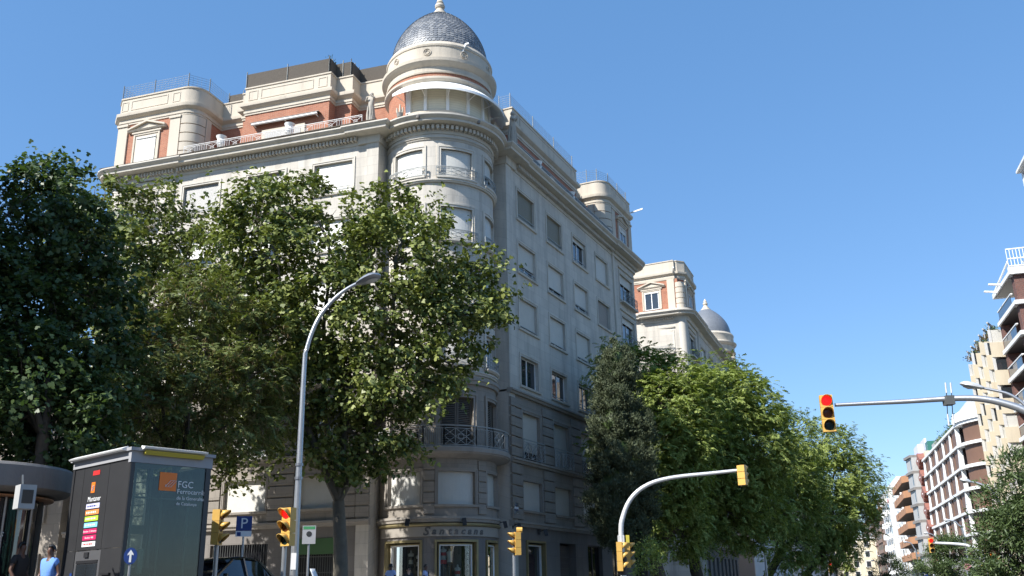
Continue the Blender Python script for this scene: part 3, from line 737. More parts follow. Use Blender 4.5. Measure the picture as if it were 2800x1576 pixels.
# slates: scalloped tiles in rows, the 300 that face the camera most are single pieces
xs_ = np.linspace(0, .92, 400); arcl = np.concatenate([[0], np.cumsum(np.hypot(np.diff(dome_r(xs_)), np.diff(DH * xs_)))])
rows = 25; cand = []
for r in range(rows):
    t = float(np.interp(.04 + (arcl[-1] - .02) * r / rows, arcl, xs_)); rr = dome_r(t); n = max(14, round(2 * math.pi * rr / .215))
    for k in range(n):
        a = 2 * math.pi * (k + .5 * (r % 2)) / n; cand.append((t, a, 2 * math.pi * rr / n))
tile = MB()
prof = [(-.5, 1.0), (.5, 1.0), (.5, -.25), (.34, -.75), (0, -1.0), (-.34, -.75), (-.5, -.25)]
tile.add([(x, y, .022 + .025 * (1 - y) / 2) for x, y in prof] + [(x, y, .0 + .02 * (1 - y) / 2) for x, y in prof], [tuple(range(7))[::-1]] + [(i, (i + 1) % 7, 7 + (i + 1) % 7, 7 + i) for i in range(7)])
tm = [tile.mesh('slate', 'slate'), tile.mesh('slate', 'slate_light')]
def slate_matrix(t, a, w):
    rr = dome_r(t); sl_ = (dome_r(t + .005) - dome_r(t - .005)) / (.01 * DH)
    p = Vector((CT[0] + rr * math.sin(a), CT[1] + rr * math.cos(a), dz0 + DH * t))
    nrm = Vector((math.sin(a), math.cos(a), -sl_)).normalized()
    side = Vector((math.cos(a), -math.sin(a), 0)); upv = side.cross(nrm) * -1
    if upv.z < 0: upv = -upv
    return p, nrm, side, upv, Matrix((( side.x * w * .97, upv.x * .105, nrm.x, p.x), (side.y * w * .97, upv.y * .105, nrm.y, p.y), (side.z * w * .97, upv.z * .105, nrm.z, p.z), (0, 0, 0, 1)))
sc_ = []
for t, a, w in cand:
    p, nrm, side, upv, mx = slate_matrix(t, a, w); v = (Vector(CAM) - p).normalized(); sc_.append((v.dot(nrm) * w, t, a, w, mx))
sc_.sort(key=lambda q: -q[0]); rest = [MB(), MB()]
Binv = world_of(dome).inverted()
for i, (f, t, a, w, mx) in enumerate(sc_):
    mx = mx @ Matrix.Rotation(random.uniform(-.05, .05), 4, 'Z')
    k = 1 if random.random() < .4 else 0
    if i < 300:
        o = bpy.data.objects.new('slate', tm[k]); COL.objects.link(o); o.parent = dome; o.matrix_parent_inverse = Matrix.Identity(4); o.matrix_basis = Binv @ mx
    else:
        b = len(rest[k].v); rest[k].add([tuple(mx @ Vector(p)) for p in tile.v], tile.f)
for k in (0, 1): tag(rest[k].build('slate_courses', ('slate', 'slate_light')[k], dome), kind='stuff')
fz = [(.74, 31.02), (.78, 31.12), (.66, 31.18), (.64, 31.27), (.54, 31.32), (.52, 31.41), (.43, 31.46), (.41, 31.55), (.33, 31.6), (.31, 31.69), (.24, 31.74), (.22, 31.84), (.17, 31.88), (.25, 31.93), (.29, 32.03), (.26, 32.15), (.17, 32.22), (.21, 32.29), (.15, 32.44), (.06, 32.62), (.0, 32.7)]
MB().lathe((CT[0], CT[1], 0), fz, 28).build('finial', 'stone_attic', B, 35)
m = MB(); p0 = Vector(at(1262, 147, 42.9)); p1 = Vector(at(1273, 122, 42.9)); m.bar(p0, p1, .12, .09); m.bar(p1, p1 + Vector((.18, -.05, .02)), .10, .08); m.bar(p0, p0 + Vector((0, .5, .1)), .06)
m.build('floodlight', 'white_paint', B)
for sx in (-15, 36): MB().lathe(tuple(FT(arc(sx), .72, 23.1)), [(0, .0), (.09, .02), (.12, .12), (.08, .22), (0, .26)], 10).build('floodlight', 'concrete', B, 40)
MB().lathe(tuple(FL(14.75, .72, 23.12)), [(0, .0), (.11, .02), (.14, .14), (.09, .26), (0, .3)], 10).build('floodlight', 'concrete', B, 40)

# ground-floor fronts
def shopfront(F, s0, s1, z0, z1, B, frame='gold_metal'):
    m = MB()
    for a, b, d in ((s0, s0 + .1, .04), (s1 - .1, s1, .04)): m.fbox(F, a, b, -.3, d, z0, z1)
    m.fbox(F, s0 + .1, s1 - .1, -.3, .035, z1 - .1, z1)
    for a, b in ((s0 + .16, s0 + .21), (s1 - .21, s1 - .16)): m.fbox(F, a, b, -.28, -.16, z0, z1 - .16)
    m.fbox(F, s0 + .16, s1 - .16, -.28, -.161, z1 - .21, z1 - .16)
    w = m.build('shop_window', frame, B); m = MB()
    for a, b in ((s0 + .21, s0 + .26), (s1 - .26, s1 - .21)): m.fbox(F, a, b, -.27, -.17, z0, z1 - .21)
    m.fbox(F, s0 + .26, s1 - .26, -.27, -.171, z1 - .26, z1 - .21); m.build('inner_frame', 'frame_white', w)
    return w
gh = [(a, b, .35, 2.66) for a, b in (tw(-53), tw(0), tw(53))]
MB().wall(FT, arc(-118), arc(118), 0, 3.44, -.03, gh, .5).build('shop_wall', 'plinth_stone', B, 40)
MB().sweep(FT, arc(-80), arc(80), [(-.1, 2.80), (.05, 2.80), (.05, 3.22), (-.1, 3.22)]).build('sign_fascia', 'fascia_stone', B, 40)
MB().sweep(FT, arc(-82), arc(82), [(-.1, 3.23), (.12, 3.24), (.16, 3.30), (.16, 3.36), (-.1, 3.38)]).build('sign_trim', 'gold_metal', B, 30)
x = 29.0
for ch, wd_ in zip('Santacana', (5.6, 5.2, 5.4, 4.6, 5.2, 5.0, 5.2, 5.4, 5)):
    rot = random.uniform(-.05, .05)
    text(ch, (lambda s, d, z: FT(-s, d, z)), -arc(x), 3.01, .40 if ch != 'S' else .52, 'letter_grey', B, 'letter', .055, depth=.014, shear=.28, sx=1.1, bold=.012); x -= wd_ * 1.28
for q in WA:
    a, b = tw(q); w = shopfront(FT, a, b, .35, 2.66, B)
    MB().fbox(FT, a + .2, b - .2, -.25, -.235, .35, 2.46).build('glass', 'shop_glass', w)
    MB().sweep(FT, a - .2, b + .2, [(-1.3, .3), (-1.25, .3), (-1.25, 2.9), (-1.3, 2.9)]).build('display_backdrop', 'louver_brown', w)
    MB().sweep(FT, a - .2, b + .2, [(-1.25, .3), (-.3, .3), (-.3, .5), (-1.25, .5)]).build('display_floor', 'grey_bay', w)
w = MB().fbox(FT, arc(-15.4), arc(-10.6), -.30, -.27, .6, 2.36).build('sale_banner', 'kiosk_dark', B)
for i, ch in enumerate('REBAJAS'): text(ch, (lambda s, d, z: FT(-s, d, z)), arc(13.0), 2.18 - i * .25, .24, 'sign_white', w, 'letter', -.265)
def wall_lamp(F, s, z, B):
    m = MB(); m.bar(F(s, .0, z + .15), F(s, .35, z + .25), .04); m.bar(F(s, .35, z + .25), F(s, .42, z - .05), .14, .18); m.bar(F(s, .0, z + .02), F(s, .05, z + .28), .12); m.build('wall_lamp', 'signal_black', B)
for F, s, z in ((FT, arc(-3), 3.3), (FT, arc(43), 3.3), (FT, arc(-62), 3.3), (FR, 3.2, 3.1), (FR, .1, 3.25)): wall_lamp(F, s, z, B)
# right street ground floor
rh = [(1.7, 4.0, .3, 2.8), (5.95, 8.2, .0, 2.8), (10.0, 12.3, .9, 2.8), (14.0, 16.2, .9, 2.8), (18.2, 20.8, .9, 2.8)]
MB().wall(FR, 0, 21.4, 0, 3.42, -.05, rh, .45).build('ground_wall', 'plinth_stone', B)
w = shopfront(FR, 1.7, 4.0, .3, 2.8, B); MB().fbox(FR, 1.9, 3.8, -.3, -.28, .3, 2.6).build('glass', 'pane', w)
w = MB().fbox(FR, 6.1, 8.05, -.44, -.40, 0, 2.7).build('street_door', 'frame_dark', B); m = MB()
for i in range(12): m.bar(FR(6.2 + i * .155, -.36, .1), FR(6.2 + i * .155, -.36, 2.6), .02)
for i in range(8): m.bar(FR(6.1, -.37, .3 + i * .3), FR(8.0, -.37, .3 + i * .3), .02)
m.build('door_grille', 'iron', w)
for a in (10.0, 14.0, 18.2): glazing(FR, a, a + 2.3, .9, 2.8, -.3, MB().fbox(FR, a - .1, a + 2.4, -.1, .04, .76, .9).build('window', 'stone_trim_low', B), 1, 'frame_dark', 'pane_black')
sg = MB().fbox(FR, .16, .62, .09, .12, 4.0, 4.52).build('street_name_sign', 'sign_white', B)
text('VIA', lambda s, d, z: FR(s, d, z), .39, 4.36, .13, 'sign_blue', sg, d=.123); text('AUGUSTA', lambda s, d, z: FR(s, d, z), .39, 4.17, .095, 'sign_blue', sg, d=.123)
# left street ground floor
lh = [(1.3, 3.9, .0, 2.9), (5.2, 8.3, 1.05, 2.75), (9.3, 12.0, 1.05, 2.75), (13.2, 16.0, 1.05, 2.75)]
MB().wall(FL, 0, 16.3, 0, 3.42, -.05, lh, .45).build('ground_wall', 'plinth_stone', B)
w = MB().fbox(FL, 1.3, 3.9, -.42, -.38, 0, 2.2).build('shop_gate', 'kiosk_dark', B); m = MB()
for i in range(22): m.bar(FL(1.35 + i * .12, -.3, 0), FL(1.35 + i * .12, -.3, 2.2), .025)
for z in (.1, .75, 1.4, 2.1): m.bar(FL(1.3, -.3, z), FL(3.9, -.3, z), .04)
m.build('gate_bars', 'iron', w)
MB().fbox(FL, 1.3, 3.9, -.3, .0, 2.2, 2.9).build('shop_sign', 'awning_green', B)
for a, b in ((5.2, 8.3), (9.3, 12.0), (13.2, 16.0)):
    w = MB().fbox(FL, a - .1, b + .1, -.1, .05, .9, 1.05).build('window', 'stone_trim_low', B); MB().fbox(FL, a, b, -.4, -.36, 1.05, 2.75).build('pane', 'pane_black', w); m = MB()
    for i in range(int((b - a) / .13)): m.bar(FL(a + .06 + i * .13, -.06, 1.05), FL(a + .06 + i * .13, -.06, 2.75), .02)
    m.build('window_bars', 'iron', w)

core = [FL(15.8, -1.35, 0), FL(-.5, -1.35, 0), FR(-.5, -1.35, 0), FR(21, -1.35, 0), FR(21, -13, 0), FL(15.8, -13, 0)]
MB().prism([p[:2] for p in core], .0, 23.4).build('light_stop_core', 'kiosk_dark', B)  # dark filler added so daylight cannot pass through the hollow building
MB().prism([(CT[0] + 1.45 * math.sin(q), CT[1] + 1.45 * math.cos(q)) for q in np.linspace(0, 2 * math.pi, 25)[:-1]], .0, 23.45).build('light_stop_core', 'kiosk_dark', B)
MB().prism([(CT[0] + 2.6 * math.sin(q), CT[1] + 2.6 * math.cos(q)) for q in np.linspace(0, 2 * math.pi, 41)[:-1]], 2.92, 3.3).build('shop_ceiling', 'kiosk_dark', B)
# roof terrace fittings (parts of the building)
railing(FL, .9, 11.75, ATT + .03, .58, .28, B, 'mixed', 'rail_grey', w=.017)
railing(FR, .9, 16.4, ATT + .03, .58, .28, B, 'mixed', 'iron_pale', w=.03)
def screen(F, pts, z0, h, B):
    for (a, b), (c, e) in zip(pts, pts[1:]):
        o = MB().path(F, [(a, b), (c, e)], [(0, z0), (.05, z0), (.05, z0 + h), (0, z0 + h * random.uniform(.985, 1.0))]).build('brushwood_screen', 'brushwood', B); m = MB()
        for t in (0, .5, 1): q = (a + (c - a) * t, b + (e - b) * t); m.tube([F(q[0], q[1] + .07, z0 - .3), F(q[0], q[1] + .07, z0 + h + .16)], .03, 6)
        m.build('screen_post', 'iron', o)
screen(FL, [(9.2, -1.45), (3.9, -1.45), (3.9, -2.15), (2.9, -2.15), (2.9, -3.1), (-1.2, -3.1)], 28.1, 1.02, B)
screen(FL, [(11.2, -2.7), (9.25, -2.7)], 27.9, .9, B)
mesh_fence(FL, [(16.8, -2.5), (16.8, -.25), (14.6, -.25), (12.3, -.25), (11.55, -1.2), (11.55, -4.5)], 28.1, 1.0, B)
mesh_fence(FR, [(21.5, -2.5), (21.5, -.25), (19.6, -.25), (17.6, -.25), (16.5, -.7), (16.3, -1.4), (16.3, -2.7), (13.8, -2.7)], 28.1, 1.0, B)
mesh_fence(FR, [(13.7, -1.45), (10.5, -1.45), (7.2, -1.45), (3.9, -1.45), (3.9, -2.2), (2.9, -2.2), (2.9, -3.0), (0.6, -3.0)], 28.1, 1.0, B)
def roller_awning(F, s0, s1, d, z, B):
    m = MB(); m.tube([F(s0, d + .3, z), F(s1, d + .3, z)], .07, 10); o = m.build('rolled_awning', 'white_paint', B, 40)
    MB().fbox(F, s0 - .1, s1 + .1, d, d + .34, z + .09, z + .12).build('awning_hood', 'frame_dark', o)
    m = MB()
    for s in (s0 + .1, s1 - .1, (s0 + s1) / 2): m.bar(F(s, d, z - .05), F(s, d + .3, z), .05)
    m.build('awning_arm', 'white_paint', o)
roller_awning(FL, 4.3, 8.4, -1.3, 25.55, B); roller_awning(FL, .2, 2.4, -2.95, 24.9, B); roller_awning(FR, 4.3, 13.0, -1.3, 25.4, B)
for F, a, b in ((FL, 5.4, 7.6), (FR, 5.0, 7.4), (FR, 9.2, 11.4)):
    w = MB().fbox(F, a - .25, b + .25, -1.32, -1.2, ATT, 25.2).build('terrace_door', 'stone_attic', B); shutter(F, a, b, ATT + .1, 25.0, -1.2, w, 'shutter_grey')
mch = MB()
for z in (29.2,):
    mch.tube([FL(1.6, -4, 28), FL(1.6, -4, z)], .04, 6)
mch.build('flue', 'iron', B)
MB().prism([FL(11.6, -4.5, 0)[:2], FL(9.0, -4.0, 0)[:2], FL(9.0, -8, 0)[:2], FL(11.6, -8, 0)[:2]], 27.3, 29.0).build('roof_shed', 'roof_grey', B)
beam = lambda F, s, z, w=1.0: MB().bar(F(s, .2, z), F(s - .1, 1.25, z + .1), .07, .10).build('hoist_beam', 'white_paint', B)
beam(FR, 20.9, 27.2)

# ------------------------------------------------------------------ statues and urns (things on the terrace)
def skin_mesh(name, verts, edges, radii, mat, parent=None, sub=2, loc=(0, 0, 0), rz=0.0, scale=1.0):
    me = bpy.data.meshes.new(name); me.from_pydata([Vector(v) * scale for v in verts], edges, []); me.materials.append(MAT[mat])
    o = bpy.data.objects.new(name, me); COL.objects.link(o)
    md = o.modifiers.new('skin', 'SKIN'); md.use_smooth_shade = True
    for i, r in enumerate(radii):
        r = r if hasattr(r, '__len__') else (r, r); me.skin_vertices[0].data[i].radius = (r[0] * scale, r[1] * scale)
    me.skin_vertices[0].data[0].use_root = True
    sb = o.modifiers.new('sub', 'SUBSURF'); sb.levels = sb.render_levels = sub
    o.location = loc; o.rotation_euler = (0, 0, rz)
    if parent is not None: o.parent = parent; o.matrix_parent_inverse = world_of(parent).inverted()
    return o
def statue(name, label, p, rz, h=1.85):
    k = h / 1.8; t = thing(name, label, 'statue', p, 'statues on the cornice')
    V = [(0, 0, .95), (.03, 0, 1.18), (0, .02, 1.38), (.01, 0, 1.50), (.02, -.02, 1.62), (.02, -.02, 1.72), (-.17, 0, 1.40), (-.24, -.14, 1.22), (-.06, -.24, 1.42), (.19, 0, 1.38), (.25, -.12, 1.36), (.10, -.22, 1.52), (.06, 0, .6), (.09, .02, .3), (.08, 0, .06), (-.07, 0, .6), (-.10, -.08, .32), (-.09, -.04, .06)]
    E = [(0, 1), (1, 2), (2, 3), (3, 4), (4, 5), (2, 6), (6, 7), (7, 8), (2, 9), (9, 10), (10, 11), (0, 12), (12, 13), (13, 14), (0, 15), (15, 16), (16, 17)]
    Rr = [.17, .15, .17, .06, .10, .075, .075, .055, .045, .075, .055, .045, .13, .13, .13, .13, .12, .12]
    skin_mesh('figure', V, E, Rr, 'statue_stone', t, 2, p, rz, k)
    m = MB(); rng = random.Random(4)
    for j in range(14):                                # folds of the robe
        a = rng.uniform(0, 6.28); r = .19 * k; b = a + rng.uniform(-.5, .5)
        m.tube([(p[0] + r * .8 * math.cos(a), p[1] + r * .8 * math.sin(a), p[2] + .95 * k), (p[0] + r * math.cos((a + b) / 2), p[1] + r * math.sin((a + b) / 2), p[2] + .5 * k), (p[0] + r * .95 * math.cos(b), p[1] + r * .95 * math.sin(b), p[2] + .02)], [.03 * k, .045 * k, .05 * k], 6)
    m.build('robe', 'statue_stone', t, 50)
    MB().lathe(p, [(0, -.02), (.26 * k, -.02), (.26 * k, .05), (.2 * k, .07), (0, .07)], 16).build('plinth', 'statue_stone', t)
    MB().lathe((p[0] + .02 * k, p[1] - .02 * k, p[2] + 1.60 * k), [(0, .14 * k), (.08 * k, .13 * k), (.115 * k, .06 * k), (.11 * k, 0), (.07 * k, -.04 * k)], 12).build('hair', 'statue_stone', t, 60)
statue('statue', 'weathered stone statue of a draped woman on the sunlit cornice left of the tower', FL(.45, .18, ATT + .06), R_(-20))
statue('statue', 'dark shaded stone statue on the cornice right of the tower', FR(-.12, .58, 23.44), R_(80), 2.1)
def urn(label, p, k=1.0):
    t = thing('urn', label, 'urn', p, 'white urns on the roof terrace')
    MB().lathe(p, [(0, 0), (.2 * k, 0), (.2 * k, .1 * k), (.1 * k, .16 * k), (.09 * k, .28 * k), (.2 * k, .36 * k), (.24 * k, .55 * k), (.20 * k, .7 * k), (.27 * k, .84 * k), (.29 * k, .9 * k), (.25 * k, .92 * k), (.24 * k, .80 * k), (0, .78 * k)], 20).build('bowl', 'white_paint', t, 40)
urn('white garden urn at the left end of the sunlit terrace railing', FL(9.55, .05, ATT + .06)); urn('white garden urn in front of the terrace door on the sunlit side', FL(5.3, .05, ATT + .06))
urn('white garden urn near the tower on the shaded terrace', FR(4.3, .1, ATT + .06), .9); urn('white garden urn midway along the shaded terrace', FR(9.4, .1, ATT + .06), .9)
t = thing('potted_shrub', 'small dark shrub showing above the brushwood screen on the roof', 'shrub', FL(4.1, -1.8, 28.1)); MB().lathe(FL(4.1, -1.8, 28.1), [(0, 0), (.12, 0), (.16, .3), (0, .3)], 12).build('pot', 'concrete', t)
SHRUB = t
t = thing('cactus', 'pale cactus in a pot beside the glazed tower gallery', 'cactus', FT(arc(58), .35, ATT + .1)); p = Vector(FT(arc(58), .35, ATT + .1)); m = MB()
for dx, h in ((0, .75), (-.14, .5), (.13, .6), (.05, .45)): m.tube([p + Vector((dx * .5, 0, .1)), p + Vector((dx, dx * .4, h * .6)), p + Vector((dx * 1.1, dx * .4, h))], [.05, .06, .03], 7)
m.build('stem', 'stone_attic', t, 60); MB().lathe(p, [(0, 0), (.14, 0), (.18, .22), (0, .22)], 12).build('pot', 'concrete', t)

# ------------------------------------------------------------------ the matching block farther along the street (mirror plan)
S2 = 35.4
_o, _e = np.array(FR(S2 + 26.0, -1.9, 0)), np.array(FR(S2, 0, 0)); _u = (_e - _o) / np.linalg.norm(_e - _o); _n = nR - (nR @ _u) * _u
F2 = Fr(_o, _u, _n / np.linalg.norm(_n))
B2 = thing('domed_stone_building', 'matching pale stone block with a smaller looking dome beyond the green trees', 'building', FR(S2 + 10, -5, 0))
def blinds_2(r, i): return random.choice([(0, 'shutter_cream', 0), (.3, 'shutter_cream', 0), (1, 'shutter_cream', 0), (.1, 'shutter_cream', 1)])
facade(B2, F2, 5, 20.8, 22.1, 25.1, 26.0, 0, blinds_2, low=False, dent=False)
attic(B2, F2, 8.8, 5, 0, False)
gq = [(1.4 + 2.0 * i, 2.4 + 2.0 * i, .9, 2.7) for i in range(12)]
MB().wall(F2, 0, 25.4, 0, 3.42, -.05, gq, .4).build('ground_wall', 'plinth_stone', B2)
for a, b, c, e in gq: MB().fbox(F2, a, b, -.42, -.36, c, e).build('window', 'pane_black', B2)
FE = Fr(FR(S2, -9.0, 0), nR, -uR)                  # end wall that faces the camera: s grows towards the street
we = [(1.2, 3.9), (5.4, 7.9)]
hs = [opening(a, b, z0, z1) for a, b in we for z0, z1 in WIN_ROWS]
MB().wall(FE, -4, 8.42, 3.4, 23.1, 0.012, hs, .3).wall(FE, -4, 8.42, 0, 3.42, .012, [], .3).build('end_front', 'stone_wall', B2)
for a, b in we:
    for r, (z0, z1) in enumerate(WIN_ROWS):
        w = std_window(FE, a, b, z0, z1, B2, random.choice((1, .75, .5)), 'shutter_cream', 0)
        MB().sweep(FE, a - .1, b + .1, [(.0, z1 + .2), (.11, z1 + .2), (.14, z1 + .3), (.0, z1 + .33)]).build('hood_mould', 'stone_trim', w)
        MB().fbox(FE, a + .1, b - .1, .0, .3, z0 - .2, z0 - .1).build('balcony_slab', 'stone_trim', w); railing(FE, a + .12, b - .12, z0 - .1, .6, .25, w, 'lattice', 'iron_pale')
MB().path(FE, [(8.6, 0), (-4, 0)], CORN(22.95)).build('main_cornice', 'stone_trim', B2, 25); dentils(FE, -3.5, 8.0, 22.95, B2)
MB().fbox(FE, -4, 8.5, -.3, .02, ATT, 26.4).build('attic_wall', 'brick', B2)
for a in (4.1, 7.9): MB().fbox(FE, a - .32, a + .32, -.05, .10, ATT, 26.37).build('pilaster', 'stone_attic', B2)
MB().path(FE, [(8.3, .0), (-4, .0)], [(-.2, 26.36), (.06, 26.36), (.09, 26.47), (.09, 26.60), (.06, 26.63), (.06, 26.72), (.14, 26.76), (.27, 26.86), (.29, 27.05), (.07, 27.13), (.07, 28.02), (.12, 28.04), (.12, 28.13), (-.2, 28.13)]).build('attic_entablature', 'stone_attic', B2, 25)
pediment_window(FE, 6.1, ATT + .25, B2, 0)
pc = FE(8.55, -.35, 0); MB().lathe((pc[0], pc[1], 0), [(.42, 3.5), (.42, 22.9)], 20).build('corner_column', 'stone_trim', B2, 60)
for i in range(5): MB().lathe((pc[0], pc[1], 0), [(.40, ATT + i * .5), (.46, ATT + i * .5 + .03), (.46, ATT + i * .5 + .46), (.40, ATT + i * .5 + .49)], 20).build('column_drum', 'stone_attic', B2, 60)
C2 = FR(63.3, -4.85, 0); ck = (C2[0], C2[1], 0)
for prof, nm, mt in (([(2.85, 0), (2.85, 22.9)], 'tower_wall', 'stone_wall'), ([(2.85, 22.8), (3.2, 22.9), (3.6, 23.3), (3.65, 23.5), (2.7, 23.6)], 'main_cornice', 'stone_trim'), ([(2.74, 23.5), (2.74, 25.9)], 'drum_wall', 'brick'),
        ([(2.72, 25.6), (2.97, 25.72), (2.97, 25.85), (2.86, 25.92), (2.86, 26.46), (3.05, 26.62), (3.15, 26.75), (3.15, 26.86), (2.86, 27), (2.86, 27.66), (2.92, 27.8), (2.8, 28.02), (2.6, 28.1)], 'drum_entablature', 'stone_attic'),
        ([(dome_r(t), dz0 + DH * t) for t in np.linspace(0, .92, 20)], 'dome', 'slate'), (fz, 'finial', 'stone_attic')):
    MB().lathe(ck, prof, 48).build(nm, mt, B2, 35)
statue('statue', 'stone statue with raised arm by the far dome', (C2[0] + 2.2, C2[1] - 2.4, 23.6), R_(200), 1.8)
MB().bar(FE(8.2, .2, 26.9), FE(8.6, 1.3, 27.0), .1, .14).build('hoist_beam', 'white_paint', B2)

MB().prism([p[:2] for p in (FR(S2 + .6, -1.4, 0), FR(S2 + 25, -1.4, 0), FR(S2 + 25, -13, 0), FR(S2 + .6, -13, 0))], 0, 23.4).build('light_stop_core', 'kiosk_dark', B2)  # same added dark filler, keeps daylight out of the hollow block

# ================================================================== trees
def fast_mesh(name, V, faces_n, mat):
    """V: (N, k, 3) polygons of k corners each"""
    n, k, _ = V.shape; me = bpy.data.meshes.new(name); me.vertices.add(n * k); me.vertices.foreach_set('co', V.astype(np.float32).ravel())
    me.loops.add(n * k); me.loops.foreach_set('vertex_index', np.arange(n * k, dtype=np.int32)); me.polygons.add(n)
    me.polygons.foreach_set('loop_start', np.arange(0, n * k, k, dtype=np.int32)); me.materials.append(MAT[mat]); me.update(calc_edges=True); return me
def unit(v): return v / np.maximum(1e-9, np.linalg.norm(v, axis=-1, keepdims=True))
def leaf_cloud(P, nrm, tmpl, size, droop=0.0, dirs=None):
    """place a leaf polygon at every P, facing nrm, stem pointing dirs"""
    n = len(P); nrm = unit(nrm)
    d = unit(RNG.normal(size=(n, 3)) + np.array([0, 0, -droop])) if dirs is None else unit(dirs)
    x = unit(np.cross(d, nrm)); y = np.cross(nrm, x)
    sz = size * RNG.uniform(.65, 1.25, n)
    T = np.array(tmpl); 
    return P[:, None, :] + (x[:, None, :] * T[None, :, 0:1] + y[:, None, :] * T[None, :, 1:2] + nrm[:, None, :] * T[None, :, 2:3]) * sz[:, None, None]
STAR = [(0, 0, 0), (.38, .0, -.05), (.50, .34, -.10), (.26, .42, 0), (.32, .78, -.08), (0, 1.0, -.12), (-.32, .78, -.08), (-.26, .42, 0), (-.50, .34, -.10), (-.38, .0, -.05)]
DIAM = [(0, 0, 0), (.22, .45, .04), (0, 1.0, -.06), (-.22, .45, .04)]
NARR = [(0, 0, 0), (.12, .4, .03), (0, 1.0, -.05), (-.12, .4, .03)]
def lump(D, seed):
    r = np.random.default_rng(seed); k = unit(r.normal(size=(7, 3))); ph = r.uniform(0, 6.28, 7)
    return 1 + .16 * np.sum(np.sin(3.2 * (D @ k.T) + ph), axis=1) / 2.2
def crown_points(blobs, dens, fill=.25, inner=.5, per=9, sig=.2):
    """sprig positions in clumps over the lumpy skins of a set of ellipsoids, dropped where deep inside other ones"""
    out, outn = [], []; C = np.array([b[0] for b in blobs]); Rr = np.array([b[1] for b in blobs])
    for i, (c, r) in enumerate(blobs):
        n = max(4, int(dens * r * r / per)); D = unit(RNG.normal(size=(n, 3))); rad = inner + (1.08 - inner) * RNG.uniform(0, 1, n) ** .5
        P = np.array(c) + D * (rad * lump(D, i * 7 + 3) * r)[:, None]
        q = np.linalg.norm(P[:, None, :] - C[None], axis=2) / Rr[None]; q[:, i] = 9
        keep = (q.min(axis=1) > .62) | (RNG.uniform(size=n) < fill); P, D = P[keep], D[keep]
        w = RNG.uniform(.6, 1.5, len(P)); k = np.repeat(np.arange(len(P)), per)
        Q = P[k] + RNG.normal(0, 1, (len(k), 3)) * np.array([1, 1, .75]) * (sig * w)[k][:, None] + D[k] * RNG.exponential(.07, len(k))[:, None]
        out.append(Q); outn.append(D[k])
    return np.concatenate(out), np.concatenate(outn)
def limb(mb, a, b, r0, r1, seed, sag=.12, k=6, seg=7):
    r = random.Random(seed); a, b = Vector(a), Vector(b); L = (b - a).length; pts, rad = [], []
    o = Vector((r.uniform(-1, 1), r.uniform(-1, 1), r.uniform(.2, 1))) * L * sag
    for i in range(k + 1):
        t = i / k; p = a.lerp(b, t) + o * math.sin(math.pi * t) + Vector((r.uniform(-1, 1), r.uniform(-1, 1), 0)) * L * .02 * (0 < i < k)
        pts.append(p); rad.append(r0 + (r1 - r0) * t)
    mb.tube(pts, rad, seg); return pts
